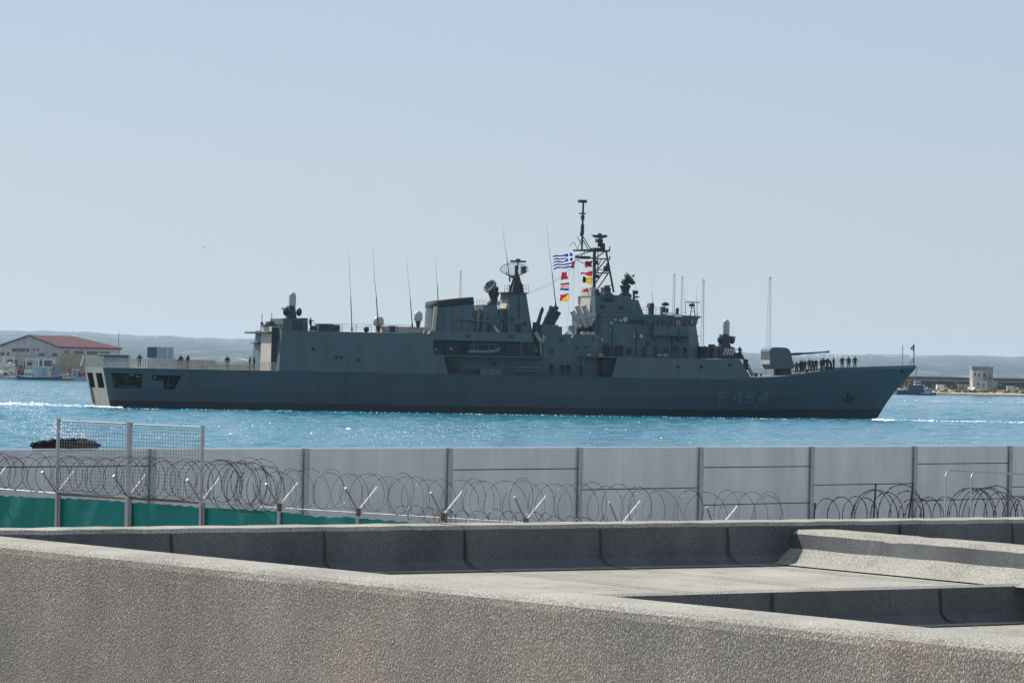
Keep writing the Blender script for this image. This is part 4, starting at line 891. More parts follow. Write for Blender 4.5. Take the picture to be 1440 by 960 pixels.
# ------------------------------------------------------------------ crew
def figure(pose):
    J = {'pel': (0, 0, 0.94, .135), 'wa': (0, 0, 1.08, .125), 'ch': (0, 0, 1.30, .15), 'nk': (0, 0, 1.47, .06), 'hd': (0, 0.01, 1.60, .098), 'tp': (0, 0.01, 1.72, .075),
         'ls': (-.19, 0, 1.40, .065), 'le': (-.25, .02, 1.13, .05), 'lh': (-.26, -.05, .88, .042), 'rs': (.19, 0, 1.40, .065), 're': (.25, .02, 1.13, .05), 'rh': (.26, -.05, .88, .042),
         'lp': (-.1, 0, .86, .10), 'lk': (-.11, -.02, .48, .068), 'la': (-.12, .02, .09, .05), 'lf': (-.13, -.16, .05, .045), 'rp': (.1, 0, .86, .10), 'rk': (.11, -.02, .48, .068), 'ra': (.12, .02, .09, .05), 'rf': (.13, -.16, .05, .045)}
    for k, p in pose.items(): J[k] = (*p, J[k][3])
    E = [('pel', 'wa'), ('wa', 'ch'), ('ch', 'nk'), ('nk', 'hd'), ('hd', 'tp'), ('ch', 'ls'), ('ls', 'le'), ('le', 'lh'), ('ch', 'rs'), ('rs', 're'), ('re', 'rh'), ('pel', 'lp'), ('lp', 'lk'), ('lk', 'la'), ('la', 'lf'), ('pel', 'rp'), ('rp', 'rk'), ('rk', 'ra'), ('ra', 'rf')]
    ks = list(J); me = bpy.data.meshes.new('body'); me.from_pydata([J[k][:3] for k in ks], [(ks.index(a), ks.index(b)) for a, b in E], [])
    o = bpy.data.objects.new('body', me); COL.objects.link(o)
    o.modifiers.new('s', 'SKIN')
    for i, k in enumerate(ks):
        sv = me.skin_vertices[0].data[i]; sv.radius = (J[k][3],) * 2; sv.use_root = (k == 'pel')
    ss = o.modifiers.new('d', 'SUBSURF'); ss.levels = 1; ss.render_levels = 1
    bpy.context.view_layer.update()
    out = bpy.data.meshes.new_from_object(o.evaluated_get(bpy.context.evaluated_depsgraph_get())); bpy.data.objects.remove(o, do_unlink=True)
    out.materials.clear()
    for k in ('cloth_navy', 'cloth_dark', 'skin'): out.materials.append(M[k])
    hz = J['hd'][2]
    for p in out.polygons:
        z = p.center.z; p.use_smooth = True
        p.material_index = 0 if z > hz + 0.06 else (2 if z > J['nk'][2] - 0.02 else (1 if z < 0.9 else 0))
    out.name = 'person'; return out
POSES = [figure({}), figure({'le': (-.42, -.12, 1.25), 'lh': (-.66, -.2, 1.2)}),
         figure({'re': (.30, -.22, 1.22), 'rh': (.12, -.34, 1.3), 'lk': (-.12, -.1, .5), 'la': (-.12, .12, .1)}),
         figure({'wa': (0, -.06, 1.06), 'ch': (0, -.2, 1.24), 'nk': (0, -.31, 1.38), 'hd': (0, -.38, 1.49), 'tp': (0, -.42, 1.6), 'ls': (-.19, -.22, 1.32), 'le': (-.26, -.36, 1.08), 'lh': (-.22, -.5, .9), 'rs': (.19, -.22, 1.32), 're': (.3, -.42, 1.14), 'rh': (.4, -.62, 1.02)})]
def person(x, y, v, pose, rz, label, zfix=None, sc=1.1):
    p = wpt(x, y, v)
    if zfix is not None: p.z = zfix
    o = bpy.data.objects.new('person', POSES[pose]); COL.objects.link(o); o.location = p; o.rotation_euler = (0, 0, rz); o.scale = (sc * 1.2, sc * 1.2, sc)
    tag(o, label, 'person', 'crew on the decks of the frigate'); return o
def zfd(x, v): return zdk(U(x, 525, v)) + 0.01
person(196, 518, 4.5, 0, 0.3, 'dark figure by the rail nearest the stern of the frigate', ZD + .01)
person(254, 519, 4.0, 0, 0.5, 'dark figure on the flight deck, standing with a slightly taller companion', ZD + .01)
person(264, 519, 4.2, 2, -0.6, 'dark figure with arm bent, nearer the hangar of the flight deck pair', ZD + .01)
person(319.5, 520, 4.8, 0, 0.2, 'lone dark figure halfway along the flight deck rail', ZD + .01)
person(351, 520, 0.5, 0, -1.2, 'small dark figure close to the lit hangar face', ZD + .01)
person(357, 520, 0.0, 2, -1.2, 'dark figure in the shade against the hangar ladder', ZD + .01)
person(436.5, 465, 3.6, 2, 1.2, 'dark figure on the hangar roof beside the after gun', ZR + .01)
for x, ps, lb in ((776, 0, 'figure in the side passage nearest the torpedo tubes'), (791, 2, 'figure in the side passage, rearmost of a close pair'), (799, 0, 'figure in the side passage, foremost of a close pair'), (818, 0, 'figure standing alone in the side passage'), (846, 0, 'figure at the dark forward end of the side passage')):
    person(x, 529, 6.2, ps, 0.4 * (ps - 1), 'dark ' + lb, ZD + .01)
person(855.5, 503, 5.6, 0, 0.2, 'dark figure standing before a door under the upper bridge house', Z01f + .02)
person(873, 503, 5.6, 1, -0.2, 'dark figure with arm out on the side deck below the bridge', Z01f + .02)
person(963.5, 503, 5.7, 3, -0.3, 'dark figure leaning forward under the bridge wing', Z01f + .02)
person(991, 503, 4.0, 0, 0.4, 'dark figure beside the locker just before the bridge', Z01f + .02)
person(1001, 503, 3.6, 0, -0.8, 'dark figure behind the forward close-in gun', Z01f + .02)
person(1040, 504, 3.0, 1, 0.3, 'dark figure standing forward of the forward close-in gun', Z01f + .02)
for x, v, ps, rz, lb in ((1120, 1.5, 0, 0.3, 'nearest to the gun turret'), (1127.5, -1.2, 0, 0.8, 'half hidden behind the pair by the turret'), (1138, -0.8, 2, 0.2, 'on the far side of the deck beside the outstretched arm'), (1157.5, -1.0, 0, -0.7, 'half hidden behind the one under the gun muzzle'), (1172, -0.5, 0, 1.1, 'upright beside the one bending over a line'), (1125, 0.8, 2, 1.0, 'second from the gun turret, shoulder to shoulder with a mate'), (1131.5, 1.2, 0, -0.4, 'slim and slightly apart, third from the turret'),
        (1142.5, 2.2, 1, 0.0, 'with one arm stretched towards the turret'), (1147, 2.0, 0, -0.5, 'tallest beside the one with outstretched arm'), (1154.5, 1.6, 2, 0.9, 'under the muzzle of the gun barrel'),
        (1163, 1.5, 0, 0.2, 'just ahead of the gun muzzle'), (1168.5, 1.8, 3, -1.2, 'bending over a line on deck'), (1184, 1.2, 2, 0.1, 'aftmost of the three near the bow'), (1193, 1.0, 0, 0.4, 'middle one of the three near the bow'), (1202, 0.8, 0, -0.4, 'foremost of all, nearest the bow')):
    person(x, 525, v, ps, rz, 'dark foredeck figure ' + lb, zfd(x, v))

# ================================================================== WATER
def waves():
    rows = []; Y = 225.0
    while Y < 1320: rows.append(Y); Y *= 1.00165
    rows = np.array(rows); nc = 720
    tx = np.linspace(-0.215, 0.215, nc)
    X = rows[:, None] * tx[None, :]; Yg = np.repeat(rows[:, None], nc, 1)
    H = np.zeros_like(X); r_ = np.random.default_rng(5)
    for i in range(64):
        lam = 1.3 * (9.0 / 1.3) ** r_.random(); th = R(75) + r_.normal(0, 0.65); k = 2 * math.pi / lam
        a = 0.0050 * lam ** 0.9; ph = r_.random() * 6.283
        kx, ky = k * math.cos(th), k * math.sin(th); s = kx * X + ky * Yg + ph
        fade = np.clip((lam / (rows * 0.0016 * 2.2))[:, None] - 0.6, 0, 1)
        H += a * fade * (np.sin(s) + 0.25 * np.sin(2 * s + 0.6))
    gust = 0.75 + 0.35 * np.sin(X * 0.021 + 1.3 * np.sin(Yg * 0.008)) * np.sin(Yg * 0.013 + 0.6)
    H *= gust
    co = np.stack([X, Yg, H], -1).reshape(-1, 3).astype(np.float32)
    nr = len(rows); idx = np.arange(nr * nc).reshape(nr, nc)
    quad = np.stack([idx[:-1, :-1], idx[:-1, 1:], idx[1:, 1:], idx[1:, :-1]], -1).reshape(-1, 4)
    me = bpy.data.meshes.new('water'); me.vertices.add(len(co)); me.vertices.foreach_set('co', co.ravel())
    me.loops.add(quad.size); me.loops.foreach_set('vertex_index', quad.ravel().astype(np.int32))
    me.polygons.add(len(quad)); me.polygons.foreach_set('loop_start', np.arange(0, quad.size, 4, dtype=np.int32)); me.polygons.foreach_set('loop_total', np.full(len(quad), 4, np.int32))
    me.polygons.foreach_set('use_smooth', np.ones(len(quad), bool)); me.update(calc_edges=True); me.materials.append(M['sea'])
    o = bpy.data.objects.new('water', me); COL.objects.link(o); tag(o, kind='structure')
waves()
mb = MB(); mb.add([(-9000, -300, -0.7), (9000, -300, -0.7), (9000, 22500, -0.7), (-9000, 22500, -0.7)], [(0, 1, 2, 3)]); tag(mb.build('sea_beyond', ['sea']), kind='structure')
# wakes and sun glints, both drawn as flecks of foam lying on the water
def wake(name, lines, seed):
    r_ = random.Random(seed); mb = MB()
    for (x0, y0), (x1, y1), spread, n, big in lines:
        for i in range(n):
            t = r_.random()
            if spread < 2 and math.sin(t * 61 + n) + math.sin(t * 23 + 2) + 1.6 * r_.random() < -0.55: continue
            p = atz(x0 + (x1 - x0) * t, y0 + (y1 - y0) * t + r_.gauss(0, spread), 0.12)
            s = big * (0.4 + r_.random()); k = 6; a0 = r_.random() * 6
            ringp = [p + Vector((math.cos(a0 + j * 1.047) * s * (0.6 + 0.6 * r_.random()), math.sin(a0 + j * 1.047) * s * 1.6, 0)) for j in range(k)]
            top = p + Vector((0, 0, s * (0.25 + 0.5 * r_.random())))
            mb.add(ringp + [top], [(j, (j + 1) % k, k) for j in range(k)], 0, True)
    tag(mb.build(name, ['foam_glint']), kind='stuff')
wake('wake', [((-60, 566.5), (140, 571), 0.75, 520, 0.12), ((0, 567), (70, 568), 0.8, 120, 0.18), ((120, 570.5), (172, 573), 0.3, 120, 0.2), ((1232, 590), (1480, 594.5), 0.42, 800, 0.12), ((1228, 590), (1250, 591), 0.3, 60, 0.25),
              ((1262, 563), (1480, 566.5), 0.35, 240, 0.14), ((150, 574), (1230, 591), 0.5, 320, 0.09)], 3)
wake('glints_whitecaps', [((0, 541), (115, 556), 4, 500, 0.06), ((1300, 562), (1440, 575), 5, 200, 0.05), ((0, 552), (120, 625), 16, 1700, 0.055), ((-20, 598), (700, 603), 15, 1400, 0.050), ((500, 604), (1460, 606), 12, 950, 0.043), ((1255, 575), (1440, 585), 8, 260, 0.05), ((0, 600), (1440, 610), 9, 40, 0.10), ((488, 603), (497, 603), 0.2, 5, 0.2)], 4)  # most flecks stand in for sun glints, a few are breaking crests

# ================================================================== NEAR GROUND, ROOF AND FENCES
GZ = 1.9
mb = MB(); poly = [(-40, 2), (30, 2), (30, 96), (14, 92), (-14, 67), (-40, 52)]
mb.prism([(x, y, GZ) for x, y in poly], (0, 0, -3.5)); tag(mb.build('quay_ground', ['concrete']), kind='structure')

# -- the flat-roofed building at the viewer's feet
roofb = thing('flat_roofed_building', 'flat grey felt roof with low parapets and a rough stucco wall in the foreground', 'building', (0, 14, GZ))
RB = Vector((0, 14, GZ))
H1, HR, HL = CAMZ - 0.88, CAMZ - 1.13, CAMZ - 1.31        # parapet top, upper roof, lower roof
pa, pb = atz(0, 746, H1), atz(1440, 730, H1)
pd = (pb - pa).normalized(); pn = Vector((pd.y, -pd.x, 0))     # along the parapet; towards the viewer
def band(mb, p0, p1, n, prof_, mi=0, mis=None):
    """sweep a profile [(offset along n, z)] from p0 to p1"""
    A = [Vector((p0.x, p0.y, 0)) + n * o + Vector((0, 0, z)) for o, z in prof_]; B = [Vector((p1.x, p1.y, 0)) + n * o + Vector((0, 0, z)) for o, z in prof_]
    k = len(prof_)
    for i in range(k - 1):
        mb.add([A[i], B[i], B[i + 1], A[i + 1]], [(0, 1, 2, 3)], mi if mis is None else mis[i])
def loc(mb): mb.v = [tuple(Vector(p) - RB) for p in mb.v]; return mb
p0, p1 = pa - pd * 7, pb + pd * 5
def along(x, y, line0, dirv, z):                          # parameter of the pixel on a line
    p = atz(x, y, z); return (p - line0).dot(dirv)
jx = [(-175, 0), (40, 0), (240, 748), (455, 745.5), (653, 743), (843, 741), (1022, 738.5), (1265, 734), (1422, 732)]
js = [along(x, 746 - 16 * x / 1440, pa, pd, H1) for x, _ in jx]
ends = [-7.0] + js + [(pb - pa).length + 5]
r_ = random.Random(2)
par = MB(); sm = MB()
FIL = 0.055
for i in range(len(ends) - 1):
    dz = 0.0; dn = (r_.random() - 0.5) * 0.006
    s0, s1 = ends[i], ends[i + 1]
    N = max(2, int((s1 - s0) / 0.12))
    for k in range(N):
        a, b = pa + pd * (s0 + (s1 - s0) * k / N), pa + pd * (s0 + (s1 - s0) * (k + 1) / N)
        def pf(t):
            w = 0.0015 * math.sin(t * 9.1 + i) + 0.0015 * math.sin(t * 23 + 2 * i)
            return [(-0.30, GZ), (-0.30, H1 + dz - 0.015), (-0.285, H1 + dz + w), (-0.02, H1 + dz + w), (0.0 + dn, H1 + dz - 0.022 + w), (0.012 + dn + w, HR + FIL), (0.012 + FIL * 0.45 + dn, HR + FIL * 0.42), (FIL * 1.25, HR + 0.006), (FIL * 1.25 + 0.12, HR + 0.005)]
        A = pf(s0 + (s1 - s0) * k / N); B = pf(s0 + (s1 - s0) * (k + 1) / N)
        if k > 0: A = lastB
        lastB = B
        PA = [Vector((a.x, a.y, 0)) + pn * o + Vector((0, 0, z)) for o, z in A]; PB = [Vector((b.x, b.y, 0)) + pn * o + Vector((0, 0, z)) for o, z in B]
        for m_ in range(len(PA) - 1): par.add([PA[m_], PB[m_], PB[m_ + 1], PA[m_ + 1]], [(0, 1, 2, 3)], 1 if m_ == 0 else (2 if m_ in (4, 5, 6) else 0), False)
    if i:                                                 # the dark lap with bitumen bleeding from it
        a = pa + pd * s0; w = 0.0045 + 0.002 * r_.random()
        pts = [(0.004, H1 - 0.03), (0.014, H1 - 0.1), (0.018, HR + FIL + 0.01), (FIL * 0.6 + 0.02, HR + FIL * 0.45), (FIL * 1.3, HR + 0.012)]
        sh = [0, 0.004, 0.0, 0.02, 0.05]
        for m_ in range(4):
            P = []
            for (o, z), dx in ((pts[m_], sh[m_]), (pts[m_ + 1], sh[m_ + 1])):
                c = Vector((a.x, a.y, z)) + pn * (o + 0.004) + pd * dx; P += [c - pd * w, c + pd * w]
            sm.add([P[0], P[1], P[3], P[2]], [(0, 1, 2, 3)])
loc(par).build('parapet', ['felt', 'stucco', 'felt_shaded'], roofb); 
# roofs: upper sheet, step, lower sheet; felt strips run away from the parapet
st0, st1 = atz(840, 842, HR), atz(1440, 822, HR)
sdv = pd; soff = (st0 - pa).dot(pn)                        # the step runs parallel to the parapet
up = MB(); lowr = MB(); NR = 6
def roof_pt(s, o, z): p = pa + pd * s + pn * o; return Vector((p.x, p.y, z))
s_lo, s_hi = -7, (pb - pa).length + 5
for i in range(60):
    a, b = s_lo + (s_hi - s_lo) * i / 60, s_lo + (s_hi - s_lo) * (i + 1) / 60
    up.add([roof_pt(a, FIL, HR), roof_pt(b, FIL, HR), roof_pt(b, soff, HR), roof_pt(a, soff, HR)], [(0, 1, 2, 3)])
    w0 = 0.006 * math.sin(a * 3.1); w1 = 0.006 * math.sin(b * 3.1)
    pr = [(soff - 0.10, HR + 0.004), (soff - 0.02, HR + 0.024), (soff + 0.015, HR + 0.012), (soff + 0.03, HL + FIL), (soff + 0.03 + FIL * 0.5, HL + FIL * 0.4), (soff + FIL * 1.5, HL + 0.006), (soff + FIL * 1.5 + 0.1, HL + 0.005)]
    for m_ in range(len(pr) - 1):
        (o0, z0), (o1, z1) = pr[m_], pr[m_ + 1]
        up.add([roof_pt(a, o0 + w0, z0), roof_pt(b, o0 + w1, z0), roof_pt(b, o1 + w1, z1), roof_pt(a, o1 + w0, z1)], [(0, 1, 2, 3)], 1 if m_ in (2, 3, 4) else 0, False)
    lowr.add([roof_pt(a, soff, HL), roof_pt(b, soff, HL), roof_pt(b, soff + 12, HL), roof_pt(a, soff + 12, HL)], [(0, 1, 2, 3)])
ro1 = loc(up).build('upper_roof', ['felt', 'felt_shaded'], roofb); ro2 = loc(lowr).build('lower_roof', ['felt'], roofb)
for s in js:                                              # seams of the felt on the roof and on the step
    for k in range(8):
        t0, t1 = FIL * 1.3 + (soff - 0.1 - FIL * 1.3) * k / 8, FIL * 1.3 + (soff - 0.1 - FIL * 1.3) * (k + 1) / 8
        w = 0.005 + 0.003 * r_.random()
        sm.add([roof_pt(s + 0.05 - w, t0, HR + 0.009), roof_pt(s + 0.05 + w, t0, HR + 0.009), roof_pt(s + 0.05 + w, t1, HR + 0.009), roof_pt(s + 0.05 - w, t1, HR + 0.009)], [(0, 1, 2, 3)])
ss = [along(x, 843 - 20 * (x - 840) / 600, pa, pd, HR) for x in (860, 1077, 1300, 1520)]
for s in ss:
    pts = [(soff + 0.02, HR), (soff + 0.034, HL + FIL), (soff + 0.035 + FIL * 0.5, HL + FIL * 0.42), (soff + FIL * 1.55, HL + 0.012)]; sh = [0, 0.0, 0.012, 0.05]
    for m_ in range(3):
        P = []
        for (o, z), dx in ((pts[m_], sh[m_]), (pts[m_ + 1], sh[m_ + 1])): P += [roof_pt(s + dx - 0.009, o + 0.006, z + 0.004), roof_pt(s + dx + 0.009, o + 0.006, z + 0.004)]
        sm.add([P[0], P[1], P[3], P[2]], [(0, 1, 2, 3)])
    sm.add([roof_pt(s + 0.05 - 0.003, soff + 0.15, HL + 0.009), roof_pt(s + 0.05 + 0.003, soff + 0.15, HL + 0.009), roof_pt(s + 0.05 + 0.003, soff + 5, HL + 0.009), roof_pt(s + 0.05 - 0.003, soff + 5, HL + 0.009)], [(0, 1, 2, 3)])
for k in range(30):                                       # the long cracked lap along the head of the step
    a = s_lo + (s_hi - s_lo) * k / 30; b = s_lo + (s_hi - s_lo) * (k + 0.8) / 30; o = soff - 0.19 + 0.012 * math.sin(k * 1.7); w = 0.004 + 0.010 * r_.random() ** 2
    sm.add([roof_pt(a, o - w, HR + 0.008), roof_pt(b, o - w * 0.3, HR + 0.008), roof_pt(b, o + w * 0.3, HR + 0.008), roof_pt(a, o + w, HR + 0.008)], [(0, 1, 2, 3)])
ro3 = loc(sm).build('felt_seam', ['bitumen'], roofb)
# dividing upstand running towards the viewer
HD = CAMZ - 0.925
d0 = atz(1112, 744, HD); dd = (atz(1440, 771, HD) - d0).normalized(); dn_ = Vector((dd.y, -dd.x, 0))
if dn_.x > 0: dn_ = -dn_
ups = MB(); prevP = None
for k in range(71):
    s = 0.02 + k * 0.06; a = d0 + dd * s; w = 0.0012 * math.sin(s * 5.3) + 0.001 * math.sin(s * 17.1) - (0.006 if abs(s - 0.95) < 0.05 else 0)
    bz = 0.003 * math.sin(s * 7.7) * math.sin(s * 3.1)
    pf_ = [(-0.32, HR), (-0.31, HD - 0.02), (-0.29, HD + w * 0.5), (-0.03, HD + w * 0.5), (0.0, HD - 0.025 + w), (0.02 + w, HR + 0.095 + bz), (0.045, HR + 0.075 + bz), (0.13, HR + 0.02), (0.20, HR + 0.008)]
    P = [Vector((a.x, a.y, 0)) + dn_ * o + Vector((0, 0, z)) for o, z in pf_]
    if prevP:
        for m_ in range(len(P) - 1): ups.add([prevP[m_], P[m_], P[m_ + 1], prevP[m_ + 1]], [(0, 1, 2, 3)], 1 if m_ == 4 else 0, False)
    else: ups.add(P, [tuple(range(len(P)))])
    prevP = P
loc(ups).build('dividing_upstand', ['felt', 'felt_shaded'], roofb)
# stucco wall with its coping
HW = CAMZ - 0.88
w0, w1 = atz(0, 763, HW), atz(1440, 909, HW)
wd = (w1 - w0).normalized(); wn = Vector((-wd.y, wd.x, 0))
if wn.y > 0: wn = -wn
for ro in (ro1, ro2, ro3):                                # the roof ends at the wall
    bm = bmesh.new(); bm.from_mesh(ro.data)
    bmesh.ops.bisect_plane(bm, geom=bm.verts[:] + bm.edges[:] + bm.faces[:], plane_co=w0 - wn * 0.2 - RB, plane_no=wn, clear_outer=True); bm.to_mesh(ro.data); bm.free()
wl = MB(); prevP = None; r2 = random.Random(9)
n1 = 180; s_a, s_b = -5.0, (w1 - w0).length + 5
cop = MB()
for k in range(n1 + 1):
    s = s_a + (s_b - s_a) * k / n1; a = w0 + wd * s
    w = 0.004 * math.sin(s * 2.1) + 0.003 * math.sin(s * 7.3 + 1) + 0.0012 * r2.uniform(-1, 1)
    pf_ = [(0.0 + w * 0.5, GZ), (0.0 + w * 0.5, HW - 0.05), (-0.006 + w, HW - 0.022), (-0.022 + w, HW - 0.006), (-0.05, HW + w * 0.6), (-0.28, HW + 0.004), (-0.30, HW - 0.02), (-0.30, HL)]
    P = [Vector((a.x, a.y, 0)) + wn * o + Vector((0, 0, z)) for o, z in pf_]
    if prevP:
        for m_ in range(len(P) - 1): (wl if m_ < 2 else cop).add([prevP[m_], P[m_], P[m_ + 1], prevP[m_ + 1]], [(0, 1, 2, 3)], 0, False)
    prevP = P
loc(wl).build('stucco_wall', ['stucco'], roofb); loc(cop).build('coping', ['felt'], roofb)

# -- white panel wall along the quay
wz = CAMZ - 117 / F * 67
wa = atz(428, 631.2, wz); wb = atz(1418, 627.0, wz)
# keep the measured distances
wa = at(428, 631.2, 67.0); wb = at(1418, 627.0, 84.0); wz = wa.z; wb.z = wz
wdir = (wb - wa); L6 = wdir.length; wdir.normalize(); wnrm = Vector((wdir.y, -wdir.x, 0))
pw = thing('panel_wall', 'long white panel wall with grey steel posts along the quay', 'wall', (wa.x, wa.y, GZ))
RW = Vector((wa.x, wa.y, GZ)); step = L6 / 6
wang = math.atan2(wdir.y, wdir.x)
post_px = [428, 630, 813, 983, 1139, 1284, 1418]
def on_wall(x):                                           # distance along the wall at which pixel column x meets it
    d = ray(x, 640); t = (wa.x * d.y - wa.y * d.x); den = (wdir.y * d.x - wdir.x * d.y); return t / den
sp = [on_wall(x) for x in post_px]
st_ = sp[1] - sp[0]
sp = [on_wall(-195), on_wall(-12) , on_wall(212)] + sp + [sp[-1] + st_, sp[-1] + 2 * st_]
seams = [[0.52], [0.55], [0.6], [], [0.62], [0.30], [0.59, 0.72], [0.34], [0.62, 0.72], [0.3], [0.5]]
Hw = wz - GZ
seam_px = {3: [], 4: [659], 5: [686.5], 6: [656, 708], 7: [680.5], 8: [651.5, 702], 2: [664, 690]}
for i in range(len(sp) - 1):
    mid = (sp[i] + sp[i + 1]) / 2; zs = []
    for y in seam_px.get(i, [670]):
        Pm = wa + wdir * mid; xm = (post_px[min(max(i - 3, 0), 5)] + 70)
        zz = at(xm if 3 <= i < 9 else 720, y if 3 <= i < 9 else 668, Pm.y).z; zs.append(zz)
    edges = [wz - 0.001] + sorted([z for z in zs if GZ + 0.2 < z < wz - 0.1], reverse=True) + [GZ]
    for zt, zb_ in zip(edges, edges[1:]):
        mb = MB(); c = wa + wdir * mid; c.z = (zt + zb_) / 2
        mb.box(c - RW + Vector((0, 0, 0)), (sp[i + 1] - sp[i] - 0.02, 0.05, zt - zb_ - 0.022), wang); mb.build('panel', ['panel'], pw)
    mb = MB(); c = wa + wdir * mid + wnrm * -0.03; c.z = (wz + GZ) / 2 - 0.02; mb.box(c - RW, (sp[i + 1] - sp[i] - 0.03, 0.012, Hw - 0.06), wang); mb.build('backing_rail', ['seam_dark'], pw)
for s in sp:
    mb = MB(); c = wa + wdir * s; c.z = (wz + GZ) / 2
    for o in (-0.045, 0.045): mb.box(c - RW + wdir * 0 + wnrm * (0.035 + o), (0.135, 0.012, Hw + 0.01), wang)
    mb.box(c - RW + wnrm * 0.035, (0.012, 0.09, Hw + 0.01), wang); mb.build('post', ['galv'], pw)
mb = MB()
for i in range(len(sp) - 1):
    c = wa + wdir * ((sp[i] + sp[i + 1]) / 2); c.z = wz + 0.012; mb.box(c - RW, (sp[i + 1] - sp[i] - 0.01, 0.075, 0.022), wang)
mb.build('cap_rail', ['white_paint'], pw)

# -- the fence with Y brackets in front of it
FZ0, FR = 58.0, 0.123 / 6
fx = [80, 180, 283, 393, 504, 623, 740, 872, 1008]
fa = at(80, 690, 58.0); fe = at(740, 735, 58.0 * (1 - 0.123)); fe.z = fa.z
fdir = (fe - fa).normalized(); fl = (fe - fa).length; fst = fl / 6; fn = Vector((fdir.y, -fdir.x, 0))
if fn.y > 0: fn = -fn
fz = fa.z
def on_f(x):
    d = ray(x, 700); t = (fa.x * d.y - fa.y * d.x); den = (fdir.y * d.x - fdir.x * d.y); return t / den
fs_ = [on_f(x) for x in fx]; fs_ = [fs_[0] - 2 * (fs_[1] - fs_[0]), fs_[0] - (fs_[1] - fs_[0])] + fs_
fen = thing('security_fence', 'wire fence with Y topped steel posts running along the compound', 'fence', (fa.x, fa.y, GZ)); RF = Vector((fa.x, fa.y, GZ))
def fp(s, z, o=0.0): p = fa + fdir * s + fn * o; return Vector((p.x, p.y, z)) - RF
for i, s in enumerate(fs_):
    tall = i in (2, 3, 4); mid_ = i == 3
    top = {2: at(80.5, 590, (fa + fdir * s).y).z, 3: at(180, 595, (fa + fdir * s).y).z, 4: at(283, 600, (fa + fdir * s).y).z}.get(i, fz)
    mb = MB(); w = 0.085 if mid_ else 0.055
    mb.tube([fp(s, GZ), fp(s, top)], w / 2 * 1.15, 8); 
    if tall: mb.tube([fp(s, top), fp(s, top + 0.02)], w / 2 * 1.4, 8)
    po = mb.build('post', ['galv'], fen)
    for sg, mt in ((1, 'galv_dark'), (-1, 'galv_sunlit')):  # shaded and sunlit arms painted as darker and paler steel
        mb = MB(); a, b = fp(s, fz - 0.02, sg * 0.02), fp(s + 0.01 * i, fz + 0.32, sg * 0.345); b = b + fdir * 0
        mb.tube([a, b], 0.0165, 6); mb.tube([b, b + (b - a) * 0.03], 0.022, 6); mb.build('bracket_arm', [mt], po)
    if tall: 
        mb = MB(); mb.tube([fp(s + 0.07, GZ), fp(s + 0.07, fz - 0.05)], 0.025, 6); mb.build('brace', ['galv_dark'], po)
    if i >= 5:
        mb = MB(); mb.box(fp(s, fz - 0.05), (0.07, 0.07, 0.12), 0.3); mb.build('clamp', ['rusty'], po)
mb = MB()
mb.tube([fp(fs_[2], fz - 0.05), fp(fs_[4], fz - 0.05)], 0.022, 6); mb.build('rail', ['rusty'], fen)
mb = MB(); mb.tube([fp(fs_[0], fz + 0.0), fp(fs_[2], fz - 0.04)], 0.010, 5); mb.tube([fp(fs_[4], fz - 0.06), fp(fs_[-1], fz - 0.06)], 0.006, 5); mb.build('strand', ['galv'], fen)
# weld-mesh panels between the three tall posts
for i in (2, 3):
    s0, s1 = fs_[i] + 0.03, fs_[i + 1] - 0.03; P0 = fa + fdir * s0; P1 = fa + fdir * s1
    t0 = at(80.5 if i == 2 else 180, 591.5 if i == 2 else 596.5, P0.y).z; t1 = at(180 if i == 2 else 283, 595.5 if i == 2 else 600.5, P1.y).z
    mb = MB(); n = 26
    for k in range(n + 1):
        t = k / n; mb.tube([fp(s0 + (s1 - s0) * t, fz - 0.03), fp(s0 + (s1 - s0) * t, t0 + (t1 - t0) * t)], 0.0035, 3)
    m_ = 21
    for k in range(m_ + 1):
        f = k / m_; mb.tube([fp(s0, fz - 0.03 + (t0 - fz + 0.03) * f), fp(s1, fz - 0.03 + (t1 - fz + 0.03) * f)], 0.0035 if k < m_ else 0.012, 3 if k < m_ else 6)
    mb.build('mesh_panel', ['galv_dark'], fen)
# green shade netting tied to the fence
mb = MB(); nn = 160; sA, sB = fs_[0], on_f(600)
edge_px = [(-80, 694), (0, 697), (24, 697.5), (50, 699.5), (80, 700), (140, 702.5), (180, 705.5), (235, 709), (283, 713), (335, 716), (380, 717.5), (420, 722), (440, 725.5), (470, 727.5), (490, 726), (500, 728), (540, 731), (600, 736.5)]
def net_top(s):
    p = fa + fdir * s; px_ = 720 + F * p.x / p.y; y = interp([a for a, b in edge_px], [b for a, b in edge_px], px_); return at(px_, y, p.y).z
gp = []
for k in range(nn + 1):
    s = sA + (sB - sA) * k / nn; zt = net_top(s) + 0.008 * math.sin(k * 1.9) + 0.006 * math.sin(k * 4.7)
    gp.append([fp(s, zt + (GZ + 0.02 - zt) * (j / 10), -0.05 - 0.010 * math.sin(s * 3.2 + j * 0.5) - 0.005 * math.sin(s * 9 + j)) for j in range(11)])
for k in range(nn):
    for j in range(10): mb.add([gp[k][j], gp[k + 1][j], gp[k + 1][j + 1], gp[k][j + 1]], [(0, 1, 2, 3)], 0, True)
tag(mb.build('shade_netting', ['shadecloth'], None, RF), 'sagging green shade netting with torn top edge tied along the fence', 'netting')

